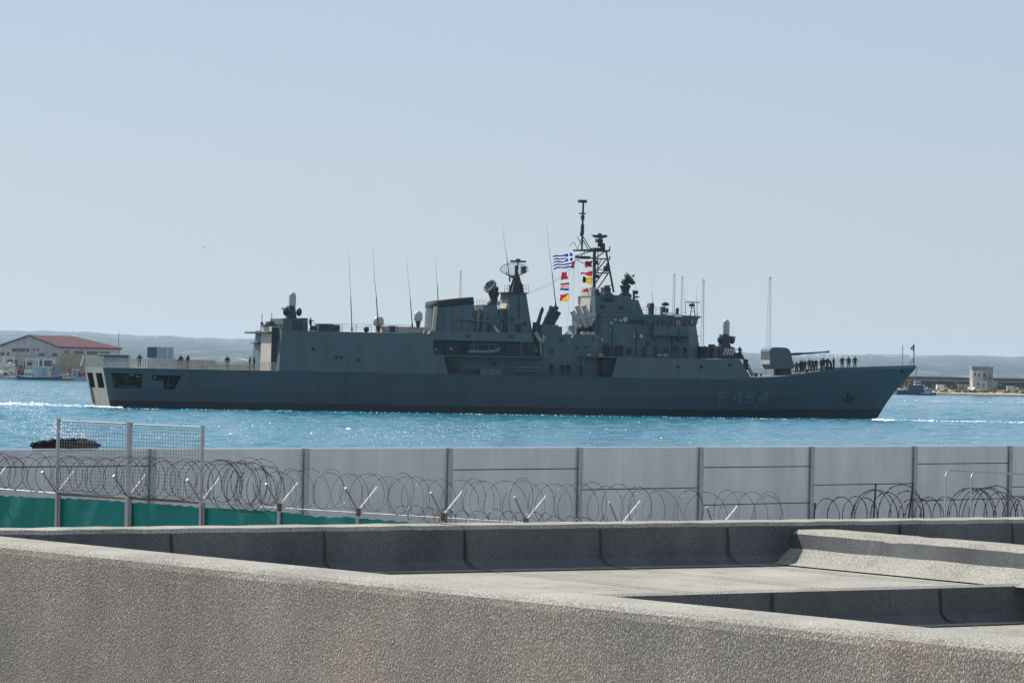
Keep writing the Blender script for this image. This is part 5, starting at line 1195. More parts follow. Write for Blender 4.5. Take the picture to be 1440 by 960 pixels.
# -- razor-wire coils
def coil(name, label, base, dirv, nrm, turns, length, rad, mname, seed, zc, wire=0.0045, jit=0.12, rfun=None, zfun=None, sfun=None, barb=0.07):
    r_ = random.Random(seed); pts = []; n = 28; ph = [r_.uniform(-1, 1) for _ in range(turns + 2)]; ph2 = [r_.uniform(-1, 1) for _ in range(turns + 2)]
    for k in range(turns * n + 1):
        t = k / n; i = int(t); f = t - i; f = f * f * (3 - 2 * f)
        j1 = ph[i] * (1 - f) + ph[i + 1] * f; j2 = ph2[i] * (1 - f) + ph2[i + 1] * f
        a = 2 * math.pi * t
        s = (sfun(t / turns) if sfun else length * t / turns) + j1 * jit * 1.15 + 0.16 * math.sin(a * 0.5) * rad
        rr = rad * (rfun(t / turns) if rfun else 1) * (1 + 0.13 * j2)
        z = zc + (zfun(t / turns) if zfun else 0) + 0.03 * j1
        p = base + dirv * s + nrm * (rr * math.cos(a)) + Vector((0, 0, z + rr * math.sin(a)))
        pts.append(p)
    o = pts[0].copy(); mb = MB(); mb.tube([p - o for p in pts], wire, 4)
    acc = 0; bw_ = wire * 1.7
    for a, b in zip(pts, pts[1:]):
        acc += (b - a).length
        if acc > barb:
            acc = 0; d = (b - a).normalized(); u = d.orthogonal().normalized(); u = Matrix.Rotation(r_.random() * 6, 3, d) @ u; c = a - o
            mb.add([c + d * 0.012 + u * bw_, c - d * 0.012 + u * bw_, c - d * 0.012 - u * bw_, c + d * 0.012 - u * bw_], [(0, 1, 2, 3)])
    return tag(mb.build(name, [mname], None, o), label, 'razor wire')
b0 = Vector((fa.x, fa.y, 0))
sA = on_f(-40); sM = on_f(300); sE = on_f(372); sZ = on_f(1120)
coil('razor_wire', 'tight coil of razor wire along the fence top by the tall mesh panels', b0 + fdir * sA, fdir, fn, 31, sE - sA, 0.30, 'wire_dark', 3, fz + 0.27, wire=0.0046, zfun=lambda t: 0.05 * t, rfun=lambda t: 1 + 0.25 * max(0, t - 0.8) / 0.2, jit=0.10)
coil('razor_wire', 'second razor wire coil bunched in wide loops at the end of the mesh', b0 + fdir * sM, fdir, fn, 8, sE - sM + 0.15, 0.40, 'wire_dark', 5, fz + 0.22, wire=0.0052, jit=0.13)
coil('razor_wire', 'stretched razor wire coil running past the lower Y posts', b0 + fdir * (sE - 0.2), fdir, fn, 44, sZ - sE, 0.295, 'wire', 8, fz + 0.26, wire=0.0034, jit=0.17)
coil('razor_wire', 'small slack razor wire strand low between two Y posts', b0 + fdir * on_f(560), fdir, fn, 16, on_f(860) - on_f(560), 0.11, 'wire', 12, fz - 0.02, wire=0.0042, jit=0.16)
def ground_coil(label, x0, x1, ytop, Y, turns, seed, ry):
    a, b = at(x0, 735, Y), at(x1, 735, Y + 2.5); d = Vector((b.x - a.x, b.y - a.y, 0)); Ln = d.length; d.normalize(); nm = Vector((d.y, -d.x, 0))
    # lean the loops so that they show as open arcs
    ax = (d * 0.55 + nm * 0.83).normalized(); nn_ = (d * 0.88 + nm * 0.47).normalized()
    zt = at((x0 + x1) / 2, ytop, Y).z
    coil('razor_wire', label, Vector((a.x, a.y, 0)) + d * ry, d, nn_, turns, Ln - 2 * ry, ry, 'wire_dark', seed, zt - ry, wire=0.0065, jit=0.12, barb=0.08)
ground_coil('low dark razor wire coil nearest the bent stake', 1148, 1240, 703, 46, 4, 21, 0.30)
ground_coil('taller dark razor wire coil looping round the thin stake', 1204, 1300, 692, 46, 5, 22, 0.40)
ground_coil('low dark razor wire coil left of the curved handrails', 1262, 1345, 704, 46, 5, 23, 0.30)
ground_coil('dense dark bundle of razor wire by the curved handrails', 1342, 1425, 692, 46, 7, 24, 0.40)
ground_coil('dark razor wire coil cut off by the right edge of the picture', 1405, 1475, 701, 46, 5, 25, 0.33)
def stake(label, a, b, Y):
    p, t = at(*a, Y), at(*b, Y); d = t - p; p2 = p - d * ((p.z - GZ) / d.z)
    mb = MB(); mb.tube([Vector((0, 0, 0)), t - p2], 0.013, 6); mb.cyl(t - p2, t - p2 + Vector((0, 0, 0.012)), 0.018, n=6); tag(mb.build('steel_stake', ['wire_dark'], None, p2), label, 'stake')
stake('thin dark steel stake standing up through the razor wire', (1228, 735), (1231.5, 680.5), 45.5)
stake('leaning dark steel bar beside the wall post', (1277, 733), (1284, 681), 46.5)
stake('short pale stake just past the wall post', (1144, 735), (1146, 708), 47)
def handrail(label, xl, yt, xr, yr, Y):
    a = at(xl, 735, Y); o = Vector((a.x, a.y, GZ)); mb = MB(); pts = [o, at(xl, yt + 9, Y)]
    for k in range(1, 7):
        t = k / 6 * math.pi / 2; pts.append(at(xl + 8 * (1 - math.cos(t)), yt + 9 - 9 * math.sin(t), Y + 0.1 * k / 6))
    pts += [at(xr, yr, Y + 1.5), at(xr + 2, yr + 8, Y + 1.6)]; e = pts[-1]; pts.append(Vector((e.x, e.y, GZ)))
    mb.tube([p - o for p in pts], 0.0115, 8); tag(mb.build('handrail', ['galv'], None, o), label, 'handrail')
handrail('outer curved pale pipe handrail in front of the wall', 1330, 661.5, 1475, 668, 44)
handrail('inner curved pipe handrail just inside a longer one', 1366, 663.5, 1490, 669.5, 45)
# dark heap behind the wall
r_ = random.Random(4); mb = MB(); hp = at(92, 633, 74.0); hp.z -= 0.21
for k in range(240):
    t = r_.random(); x = (t - 0.5) * 1.36; hh = 0.15 * (1 - abs(2 * t - 1) ** 3) * (0.55 + 0.45 * t) + 0.03
    c = Vector((x, r_.uniform(-0.3, 0.3), 0.30 + r_.random() * hh)); s = 0.03 + 0.03 * r_.random()
    a_ = r_.random() * 6; d = Vector((math.cos(a_), 0.3, 0.35 * math.sin(a_))) * s * 1.6; mb.ball(c, (s * 1.5, s, s * 0.7), 6); mb.tube([c - d, c + d + Vector((0, 0, 0.03))], 0.008, 3)
mb.box((0, 0, 0.20), (1.38, 0.5, 0.34)); mb.box((0, 0.05, -0.9), (1.2, 0.4, 1.9))
tag(mb.build('debris_heap', ['debris'], None, hp), 'dark ragged heap just showing above the white wall', 'heap')
# gull
gp_ = at(286, 348, 620); mb = MB(); mb.tube([(-0.22, 0, 0), (-0.1, 0, 0.02), (0.1, 0, 0.02), (0.24, 0, 0.01)], 0.045, 6, r1=0.03)
for s in (1, -1): mb.add([(-0.06, 0, 0.03), (0.1, 0, 0.03), (0.06, 0.28 * s, 0.13), (-0.06, 0.28 * s, 0.13), (-0.08, 0.6 * s, 0.06)], [(0, 1, 2, 3), (2, 4, 3)])
tag(mb.build('seabird', ['mast'], None, gp_), 'tiny dark seabird flying alone in the pale sky', 'bird')

# ================================================================== FAR SHORE
mb = MB(); QL = 1078.0
def slab(mb, pts, z0, z1, mi=0): mb.prism([(x, y, z1) for x, y in pts], (0, 0, z0 - z1), mi)
slab(mb, [(-330, QL), (-20, QL), (-10, 1240), (-330, 1400)], -2, 1.25); tag(mb.build('harbour_quay', ['concrete']), kind='structure')
mb = MB()
xsd = np.linspace(110, 420, 60)
def shoreY(x): return 1238 + 6 * math.sin(x * 0.05) + 3 * math.sin(x * 0.21)
for i in range(59):
    x0, x1 = xsd[i], xsd[i + 1]
    R0 = [(x0, shoreY(x0), -0.6), (x0, shoreY(x0) + 4, 0.7), (x0, shoreY(x0) + 14, 1.5), (x0, shoreY(x0) + 30, 2.2)]
    R1 = [(x1, shoreY(x1), -0.6), (x1, shoreY(x1) + 4, 0.7), (x1, shoreY(x1) + 14, 1.5), (x1, shoreY(x1) + 30, 2.2)]
    for m_ in range(3): mb.add([R0[m_], R1[m_], R1[m_ + 1], R0[m_ + 1]], [(0, 1, 2, 3)], 0 if m_ else 1, True)
tag(mb.build('beach', ['sand', 'rock_dark']), kind='structure')
mb = MB(); r_ = random.Random(6)
for i in range(420):
    x = r_.uniform(132, 400); y = shoreY(x) + r_.uniform(9, 26); s = r_.uniform(0.3, 0.9)
    mb.ball((x, y, 1.5 + s * 0.2), (s * 1.7, s, s * 0.6), 6)
tag(mb.build('shore_scrub', ['scrub']), kind='stuff')
mb = MB(); slab(mb, [(-3500, 1268), (3500, 1268), (9000, 21500), (-9000, 21500)], -2, 1.0); tag(mb.build('far_ground', ['scrub']), kind='structure')
# hills
def hills():
    mb = MB(); nx, ny = 220, 16; V = []
    ridge = [(-2000, 470), (0, 465.5), (60, 464.5), (100, 466), (200, 471.5), (300, 475), (360, 477.5), (700, 486), (1040, 495.5), (1100, 497), (1200, 498), (1300, 499), (1380, 500), (1440, 501), (3400, 530)]
    Yr = 20000.0
    for j in range(ny + 1):
        for i in range(nx + 1):
            px_ = -1500 + 4400 * i / nx; t = j / ny
            y = interp([a for a, b in ridge], [b for a, b in ridge], px_); top = at(px_, y, Yr)
            jag = 0.9 * math.sin(px_ * 0.11) + 0.7 * math.sin(px_ * 0.37 + 1) + 0.5 * math.sin(px_ * 0.83 + 2)
            Y = 9000 + (Yr - 9000) * t; X = top.x / Yr * Y * (1 if t < 1 else 1)
            z = 1 + (top.z - 1) * (t ** 0.8) + jag * t * 3.2 + 6.0 * math.sin(px_ * 0.045 + 5 * t) * t * (1 - t) * 3
            V.append((X, Y, z))
    for i in range(nx + 1):
        a = V[ny * (nx + 1) + i]; V.append((a[0] * 1.15, 22000, a[2] * 0.6))
    f = [(j * (nx + 1) + i, j * (nx + 1) + i + 1, (j + 1) * (nx + 1) + i + 1, (j + 1) * (nx + 1) + i) for j in range(ny + 1) for i in range(nx)]
    mb.add(V, f, 0, True); tag(mb.build('hills', ['hill']), kind='structure')
hills()
ridgeY = [(0, 465.5), (100, 466), (200, 471.5), (300, 475), (360, 477.5), (1040, 495.5), (1100, 497), (1200, 498), (1300, 499), (1440, 501)]
proto = []
for k in range(3):
    mb = MB(); w, d, h = [(9, 7, 4.0), (7, 7, 5.5), (13, 7, 3.6)][k]
    mb.box((0, 0, h / 2 - 1), (w, d, h + 2)); mb.box((0, 0, h + 0.2), (w + 0.4, d + 0.4, 0.4), 0, 1)
    if k == 1: mb.box((1, 1, h + 1.2), (3, 3, 1.8))
    proto.append(mb.build('house', ['house_wall'])); 
r_ = random.Random(12); first = [True] * 3; cnt = 0
for k in range(120):
    if r_.random() < 0.35: px_ = r_.uniform(5, 355)
    else: px_ = min(1435, max(1030, r_.gauss(1160, 90)))
    yr = interp([a for a, b in ridgeY], [b for a, b in ridgeY], px_); dy = abs(r_.gauss(0, 3.0)) + 4.0
    top = at(px_, yr, 20000)
    t = max(0.45, 1 - dy / 26); Y = 9000 + 11000 * t; z = 1 + (top.z - 1) * t ** 0.8
    i = r_.randrange(3)
    if first[i]: o = proto[i]; first[i] = False
    else: o = proto[i].copy(); COL.objects.link(o)
    o.location = (top.x / 20000 * Y, Y, z); o.rotation_euler = (0, 0, r_.uniform(-0.5, 0.5)); s = r_.uniform(1.3, 2.8); o.scale = (s, s, s * 0.5)
    tag(o, 'tiny pale house on the hazy hillside across the bay', 'house', 'houses on the far hills')
# radio masts
def radio_mast(label, x, yt, yb, Y, wt, wb):
    t = at(x, yt, Y); b = at(x - (yt - yb) * -0.02, yb, Y); zb = max(0.8, 1.0); Hh = t.z - zb; m = Y / F
    o = thing('radio_mast', label, 'mast', (t.x, Y, zb), r_.random(), 'lattice radio masts across the bay'); mb = MB(); n = 22
    def c(k, f): w = (wb + (wt - wb) * f) * m / 2 / 0.8; a = k * 2.094 + 0.4; return Vector((w * math.cos(a), w * math.sin(a), Hh * f))
    for k in range(3): mb.tube([c(k, 0), c(k, 1)], 0.085 * Y / 1800, 4)
    mb.build('leg', ['tower_steel'], o); mb = MB()
    for i in range(n):
        for k in range(3):
            mb.tube([c(k, i / n), c((k + 1) % 3, (i + 1) / n)], 0.04 * Y / 1800, 3); mb.tube([c(k, (i + 1) / n), c((k + 1) % 3, (i + 1) / n)], 0.04 * Y / 1800, 3)
    mb.build('lattice', ['tower_steel'], o)
    mb = MB(); mb.tube([(0, 0, Hh), (0, 0, Hh + 2.0)], 0.08 * Y / 1800, 4); mb.box((0, 0, Hh), (wt * m * 1.3, wt * m * 1.3, 0.5)); mb.build('top_light', ['tower_steel'], o)
radio_mast('tapering lattice mast standing alone beyond the frigate main gun', 1083, 391, 505, 1900, 2.6, 9)
radio_mast('lattice mast just forward of the frigate bridge', 989.5, 394, 500, 2000, 2, 6)
radio_mast('faint lattice mast above the bridge roof, the taller one of two', 948.5, 386, 500, 2600, 2.4, 5)
radio_mast('faint lattice mast above the bridge roof, the shorter one of two', 959.5, 390, 500, 2700, 2.2, 4.5)
radio_mast('faint short lattice mast rising behind the frigate funnel', 648, 382, 490, 2700, 2, 5)
radio_mast('thin faint mast beyond the frigate bow', 1269.5, 486, 530, 2500, 1, 2)
radio_mast('slim faint mast beyond the stern by the red roof', 167, 469, 520, 1700, 0.8, 1.2)

# -- left harbour: warehouse and what stands before it
def wbox(x0, x1, y0, y1, Y, dep, mb=None, mi=0, zb=None):
    a, b = at(x0, y1, Y), at(x1, y0, Y); z0 = a.z if zb is None else zb
    (mb := mb or MB()).box(((a.x + b.x) / 2, Y + dep / 2, (z0 + b.z) / 2), (b.x - a.x, dep, b.z - z0), 0, mi); return mb
C0 = at(82.5, 488.5, 1096); gd = Vector((-20.6, 12.0, 0)); sdir = Vector((12.0, 20.6, 0)).normalized(); ez = C0.z; rz_ = at(37, 471.8, 1102).z; g0 = 1.25
wh = thing('warehouse', 'large white warehouse with a red hipped roof by the harbour', 'building', (C0.x, C0.y, g0)); RWH = Vector((C0.x, C0.y, g0))
LS = 33.0; A0 = Vector((0, 0, 0)); A1 = gd.copy(); B0 = sdir * LS; B1 = gd + sdir * LS; he = ez - g0; hr = rz_ - g0
mb = MB(); P = [A0, A1, B1, B0]
mb.hexa([A0, B0, B1, A1] + [p + Vector((0, 0, he)) for p in (A0, B0, B1, A1)])
gm = gd * 0.5 + Vector((0, 0, hr)); mb.add([A0 + Vector((0, 0, he)), A1 + Vector((0, 0, he)), gm], [(0, 1, 2)])
mb.build('wall', ['shed_white'], wh)
mb = MB(); ov = 0.5; e = Vector((0, 0, he)); re_ = gd * 0.5 + sdir * (LS * 0.72) + Vector((0, 0, hr - 0.1)); gn = gd.normalized()
ra0, ra1, rb0, rb1 = A0 + e - gn * ov - sdir * 0.4, A1 + e + gn * ov - sdir * 0.4, B0 + e - gn * ov + sdir * 0.4, B1 + e + gn * ov + sdir * 0.4; rg = gm - sdir * 0.4
up3 = Vector((0, 0, 0.35)); dr = Vector((0, 0, -0.15))
for q4 in ([ra0, rb0, re_, rg], [ra1, rg, re_, rb1]): mb.add([p + dr for p in q4] + [p + up3 for p in q4], [(0, 1, 2, 3), (4, 5, 6, 7), (0, 1, 5, 4), (1, 2, 6, 5), (2, 3, 7, 6), (3, 0, 4, 7)])
mb.add([p + up3 for p in (rb0, rb1, re_)], [(0, 1, 2)]); mb.build('roof', ['shed_red'], wh)
mb = MB()
for a, b in ((ra0, rg), (rg, ra1)): mb.tube([a + Vector((0, 0, 0.1)) - sdir * 0.1, b + Vector((0, 0, 0.1)) - sdir * 0.1], 0.28, 4)
mb.build('verge_board', ['win_dark'], wh)
def gwin(t0, t1, z0, z1, m='win_dark', name='window'):
    mb = MB(); o = -sdir * 0.12; P = [gd * t0, gd * t1]; mb.hexa([P[0] + o + Vector((0, 0, z0)), P[0] - sdir * 0.02 + Vector((0, 0, z0)), P[1] - sdir * 0.02 + Vector((0, 0, z0)), P[1] + o + Vector((0, 0, z0)), P[0] + o + Vector((0, 0, z1)), P[0] - sdir * 0.02 + Vector((0, 0, z1)), P[1] - sdir * 0.02 + Vector((0, 0, z1)), P[1] + o + Vector((0, 0, z1))]); mb.build(name, [m], wh)
for t0, t1 in ((0.57, 0.65), (0.66, 0.72), (0.73, 0.79), (0.50, 0.55)): gwin(t0, t1, he - 1.6, he - 0.5)
for t0, t1 in ((0.39, 0.42), (0.33, 0.36)): gwin(t0, t1, he - 1.2, he - 0.4)
for t0, t1 in ((0.24, 0.33), (0.02, 0.10), (0.93, 0.99), (0.84, 0.88)): gwin(t0, t1, he - 3.2, he - 1.9)
for s0, s1 in ((3, 5), (8, 13), (15, 21), (22, 27)):
    mb = MB(); c = sdir * ((s0 + s1) / 2) - gn * 0.06 + Vector((0, 0, he - 1.5)); mb.box(c, (s1 - s0, 0.12, 1.1), math.atan2(sdir.y, sdir.x)); mb.build('window', ['win_dark'], wh)
mb = MB(); c = gd * 0.45 - sdir * 2.4 + Vector((0, 0, he - 4.0)); mb.box(c, (gd.length * 1.05, 4.8, 0.4), math.atan2(gd.y, gd.x)); mb.build('canopy', ['grey_blue'], wh)
def hutch(name, label, cat, x0, x1, y0, y1, Y, dep, m, extras=(), zb=1.25, roof=None):
    a, b = at(x0, y1, Y), at(x1, y0, Y); o = thing(name, label, cat, ((a.x + b.x) / 2, Y, zb)); h = b.z - zb; w = b.x - a.x
    mb = MB(); mb.box((0, dep / 2, h / 2), (w, dep, h)); mb.build('wall', [m], o)
    if roof: mb = MB(); mb.box((0, dep / 2, h + 0.09), (w + 0.4, dep + 0.4, 0.18)); mb.build('roof', [roof], o)
    for nm, fx0, fx1, fz0, fz1, mm in extras:
        mb = MB(); mb.box((w * ((fx0 + fx1) / 2 - 0.5), -0.03, h * (fz0 + fz1) / 2), (w * (fx1 - fx0), 0.06, h * (fz1 - fz0))); mb.build(nm, [mm], o)
    return o
hutch('yard_wall', 'tan corrugated sheet wall beside the red roofed warehouse', 'wall', 85, 120, 497, 520, 1090, 0.5, 'shed_tan', [('gate', 0.3, 0.5, 0, 0.85, 'shed_tan')])
hutch('harbour_shed', 'long low shed with pale front below the warehouse gable', 'shed', -14, 82, 501.5, 522, 1089, 4, 'shed_white', [('window', 0.25, 0.4, 0.5, 0.8, 'win_dark'), ('doorway', 0.5, 0.62, 0, 0.7, 'win_dark'), ('window', 0.7, 0.9, 0.45, 0.8, 'win_dark')], roof='grey_blue')
hutch('harbour_cabin', 'pale blue cabin standing at the edge of the left quay', 'cabin', 48, 66, 516, 532, 1080, 3, 'blue_pale', [('door', 0.65, 0.85, 0.05, 0.75, 'grey_blue')], roof='white_paint')
hutch('harbour_cabin', 'bluish grey cabin between the pale cabin and the red boat', 'cabin', 73.5, 84, 512.5, 532, 1080.5, 3, 'grey_blue', [('window', 0.1, 0.3, 0.6, 0.75, 'win_dark')], roof='grey_blue')
hutch('harbour_cabin', 'narrow cream cabin with a dark round window on the left quay', 'cabin', 66.2, 73, 516.5, 532, 1080, 3, 'cream', [('window', 0.5, 0.85, 0.6, 0.8, 'win_dark')])
hutch('kiosk', 'small kiosk with bright blue door near the frigate stern', 'kiosk', 101, 109.5, 520, 532, 1080, 2.4, 'blue_pale', [('door', 0.25, 0.75, 0.08, 0.9, 'blue_mid')], roof='white_paint')
hutch('cargo_container', 'half dark half silver container raised on a white base behind the flight deck', 'container', 207, 243, 488.5, 503, 1085, 5, 'galv', [('panel', 0, 0.37, 0.02, 0.98, 'blue_dark'), ('corner_post', 0.79, 0.81, 0, 1, 'white_paint')], zb=at(220, 503, 1085).z, roof='white_paint')
hutch('harbour_office', 'low white building carrying the raised container', 'building', 208, 243, 503.6, 524, 1084, 7, 'shed_white', [('window', 0.5, 0.9, 0.4, 0.75, 'grey_blue')])
hutch('harbour_shed', 'dark blue fronted flat shed behind the frigate stern', 'shed', 138, 181, 499, 524, 1086, 6, 'grey_blue', [('fascia', 0.0, 1, 0.72, 0.98, 'blue_dark')], roof='white_paint')
hutch('harbour_shed', 'long brown low shed behind the flight deck rail', 'shed', 246, 304, 507.5, 524, 1090, 8, 'stone', [('doorway', 0.2, 0.35, 0, 0.6, 'win_dark'), ('window', 0.6, 0.8, 0.4, 0.7, 'win_dark')], roof='shed_tan')
o = thing('tent_hall', 'wide hall with a white sloping roof beyond the flight deck', 'building', (at(335, 510, 1090).x, 1090, 1.25)); w = 60 * 1090 / F; h = at(335, 512, 1090).z - 1.25
mb = MB(); mb.box((0, 5, h / 2), (w, 10, h)); mb.build('wall', ['stone'], o)
mb = MB(); mb.prism([(-w / 2 - .5, -0.4, h), (w / 2 + 3, -0.4, h - 0.3), (w / 2 + 3, -0.4, h + 0.3), (-w * 0.05, -0.4, h + 2.0), (-w / 2 - .5, -0.4, h + 1.0)], (0, 10.8, 0)); mb.build('roof', ['white_paint'], o)
# boats and cars, small in the picture
def boat(label, xc, Lpx, ywl, Y, hullm, cabm, rz=0.0, cab=True, mast=True, z=0.0):
    o = thing('fishing_boat', label, 'boat', (at(xc, ywl, Y).x, Y, z), rz); l = Lpx * Y / F; b = l * 0.16; fb = l * 0.13
    mb = MB(); R_ = []
    for t in (-0.5, -0.35, -0.1, 0.15, 0.35, 0.46, 0.5):
        w = b * (1 if t < 0.1 else max(0.03, 1 - ((t - 0.1) / 0.4) ** 1.8)); s = fb * (1 + 0.8 * max(0, t) ** 1.5 * 2)
        R_.append([Vector((t * l, -w, s)), Vector((t * l * 0.97, -w * 0.7, -0.3)), Vector((t * l * 0.97, w * 0.7, -0.3)), Vector((t * l, w, s))])
    mb.rings(R_, 0, False); mb.build('hull', [hullm], o)
    mb = MB(); mb.tube([R_[i][0] + Vector((0, 0, 0.06)) for i in range(7)], 0.07, 4); mb.tube([R_[i][3] + Vector((0, 0, 0.06)) for i in range(7)], 0.07, 4); mb.build('gunwale', ['white_paint'], o)
    if cab:
        mb = MB(); mb.box((-0.08 * l, 0, fb + l * 0.08), (l * 0.3, b * 1.3, l * 0.16), top=0.92); c = mb.build('cabin', [cabm], o)
        mb = MB(); mb.box((-0.08 * l, 0, fb + l * 0.11), (l * 0.27, b * 1.33, l * 0.05)); mb.build('window', ['win_dark'], c)
        mb = MB(); mb.box((-0.08 * l, 0, fb + l * 0.165), (l * 0.34, b * 1.45, 0.12)); mb.build('roof', ['white_paint'], c)
    if mast:
        mb = MB(); mb.tube([(0.12 * l, 0, fb), (0.12 * l, 0, fb + l * 0.35)], 0.07, 5); mb.tube([(0.12 * l, 0, fb + l * 0.3), (-0.3 * l, 0, fb + l * 0.22)], 0.05, 4); mb.build('mast', ['white_paint'], o)
boat('cream hulled boat moored at the left edge of the quay', 20, 26, 533, 1072, 'cream', 'white_paint', 0.1)
boat('dark blue fishing boat moored below the white cruiser cabin', 38, 30, 535, 1069, 'blue_dark', 'white_paint', math.pi)
boat('white motor cruiser with tall frame hauled out before the shed', 44, 22, 530, 1083, 'white_paint', 'white_paint', 0.1, z=2.4)
boat('dull red boat with pale gunwale beside the blue doored kiosk', 93, 20, 534, 1071, 'red_dull', 'white_paint', 0.0, cab=False)
boat('long dark launch lying along the quay wall', 70, 34, 535, 1070, 'blue_dark', 'grey_blue', 0.0, cab=False, mast=False)
boat('small white open boat stored on the quay among cars', 9, 16, 525, 1082, 'white_paint', 'white_paint', 0.4, cab=False, mast=False, z=2.2)
def car(label, xc, Y, m, rz=0.0, z=1.25, van=False):
    o = thing('parked_car', label, 'van' if van else 'car', (at(xc, 525, Y).x, Y, z), rz); mb = MB()
    h = 0.95; mb.prism([(-2.1, -0.85, 0.3), (2.1, -0.85, 0.3), (2.15, -0.85, 0.75), (1.9, -0.85, h - 0.05), (-2.1, -0.85, h)], (0, 1.7, 0))
    t = 2.0 if van else 1.45
    if van: mb.prism([(-2.05, -0.8, h), (1.5, -0.8, h), (1.1, -0.8, t), (-2.05, -0.8, t)], (0, 1.6, 0))
    else: mb.prism([(-1.7, -0.75, h - 0.02), (1.1, -0.75, h - 0.05), (0.45, -0.7, t), (-1.1, -0.7, t)], (0, 1.5, 0))
    mb.build('body', [m], o); mb = MB()
    if van: mb.prism([(0.5, -0.83, 1.15), (1.3, -0.83, 1.15), (1.02, -0.83, 1.8), (0.5, -0.83, 1.8)], (0, 1.66, 0))
    else: mb.prism([(-1.4, -0.78, 1.0), (0.85, -0.78, 1.0), (0.42, -0.78, 1.36), (-1.05, -0.78, 1.36)], (0, 1.56, 0))
    mb.build('window', ['win_dark'], o)
    for wx in (-1.3, 1.3):
        for wy in (-0.78, 0.78): mb = MB(); mb.cyl((wx, wy - 0.1, 0.32), (wx, wy + 0.1, 0.32), 0.32, n=12); mb.build('wheel', ['tyre'], o)
for lb, x, Y, m, rz in (('dark red car among the boats on the left quay', 13, 1082.5, 'red_dull', 0.2), ('dark car parked behind the cream boat', 24, 1083, 'car_dark', 0), ('second dark car, parked nearer the white cruiser', 31, 1084, 'car_dark', 2.9),
        ('white car parked in front of the tan sheet wall', 92.5, 1085, 'white_paint', 0.1), ('pale car at the far left end of the quay', 3, 1084, 'cream', 0.2), ('silver car under the long shed front', 58, 1087, 'galv', 0.0)): car(lb, x, Y, m, rz)
def rack(label, x0, x1, y0, y1, Y, m):
    a, b = at(x0, y1, Y), at(x1, y0, Y); o = a.copy(); o.z = 1.25; mb = MB(); w, h = b.x - a.x, b.z - 1.25
    for x in (0, w):
        for y in (0, 1.5): mb.box((x, y, h / 2), (0.14, 0.14, h))
    for z in (h, h * 0.55): mb.box((w / 2, 0.75, z), (w + 0.2, 1.7, 0.14))
    tag(mb.build('boat_rack', [m], None, o), label, 'rack')
rack('white tubular boat rack standing on the left quay', 36, 54, 505, 528, 1083, 'white_paint'); rack('white frame with awning at the left picture edge', 4, 19, 501.5, 528, 1085, 'white_paint')
rack('pale frame between the cruiser and the grey cabin', 60, 76, 506, 528, 1084, 'white_paint')
for k, (x, y, m, lb) in enumerate(((5, 509, 'cream', 'pale bundle of fishing gear stacked high at the left picture edge'), (16, 510, 'white_paint', 'white fish crates heaped behind the dark cars'), (27, 513, 'red_dull', 'reddish heap of nets beside the dark cars'), (100, 516, 'orange', 'orange floats piled near the kiosk'), (114, 524, 'red_dull', 'dull red pile beside the kiosk'), (88, 527, 'cream', 'pale heap of nets on the quay by the grey cabin'))):
    r3 = random.Random(k); p = at(x, 532, 1081); p.z = 1.25; mb = MB(); h = at(x, y, 1081).z - 1.25
    for i in range(26): mb.box((r3.uniform(-1.2, 1.2), r3.uniform(0, 1.5), 0.2 + r3.random() * h * (1 - 0.2 * r3.random())), (r3.uniform(.4, .9), r3.uniform(.4, .9), r3.uniform(.3, .5)), r3.random() * 3)
    tag(mb.build('gear_heap', [m], None, p), lb, 'heap')

# -- right shore: tug, boats, breakwater, old square tower, cars
tug = thing('tugboat', 'dark blue harbour tug with white and orange gear beyond the bow', 'boat', (at(1285, 555, 1225).x, 1225, 0), 0.05)
mb = MB(); R_ = []
for t in (-6.5, -5, -1, 3, 5.5, 6.6):
    w = 2.3 if t < 3 else max(0.1, 2.3 * (1 - ((t - 3) / 3.7) ** 2)); s = 1.6 + 0.9 * max(0, t / 6.6) ** 2; R_.append([Vector((t, -w, s)), Vector((t, -w * .8, -.5)), Vector((t, w * .8, -.5)), Vector((t, w, s))])
mb.rings(R_, 0, False); mb.build('hull', ['blue_dark'], tug)
mb = MB(); mb.box((0.5, 0, 2.5), (5.5, 3, 2.2)); w_ = mb.build('wheelhouse', ['blue_dark'], tug); mb = MB(); mb.box((1.2, 0, 4.2), (2.4, 2.4, 1.5), top=0.9); mb.build('bridge', ['white_paint'], w_); mb = MB(); mb.box((1.2, 0, 4.35), (2.35, 2.45, 0.6)); mb.build('window', ['win_dark'], w_)
mb = MB(); mb.cyl((-1.6, 0, 3.5), (-1.6, 0, 5.3), 0.5, n=10); mb.build('funnel', ['orange'], tug)
mb = MB(); mb.tube([(0.8, 0, 4.9), (0.8, 0, 8.2)], 0.1, 5); mb.tube([(-4.5, 0, 1.6), (-3, 0, 4.5)], 0.12, 5); mb.tube([(-4.5, 0, 1.6), (-5.5, 0, 4.2)], 0.12, 5); mb.build('mast', ['orange'], tug)
mb = MB(); mb.ball((3.4, 0.3, 3.2), 0.55, 8); mb.ball((-3.4, 0.3, 2.8), 0.5, 8); mb.box((4.4, 0, 2.5), (1.2, 1.4, 0.9)); mb.build('fender', ['white_paint'], tug)
boat('small workboat with white cabin and dark hull beside the tug', 1305.5, 22, 555.5, 1222, 'blue_dark', 'white_paint', 0.0)
boat('pale grey boat half hidden by the frigate bow', 1272, 20, 553, 1230, 'grey_blue', 'white_paint', 0.2)
boat('tiny white rowing boat at the edge of the right beach', 1413, 9, 557, 1231, 'white_paint', 'white_paint', 0.0, cab=False, mast=False)
bwY = 1420.0
bw = thing('breakwater', 'long dark breakwater wall with a pale ledge across the right shore', 'breakwater', (at(1360, 540, bwY).x, bwY, 0))
xl, xr = at(1180, 530, bwY).x - bw.location.x, at(1900, 530, bwY).x - bw.location.x; zt1 = at(1360, 530.5, bwY).z
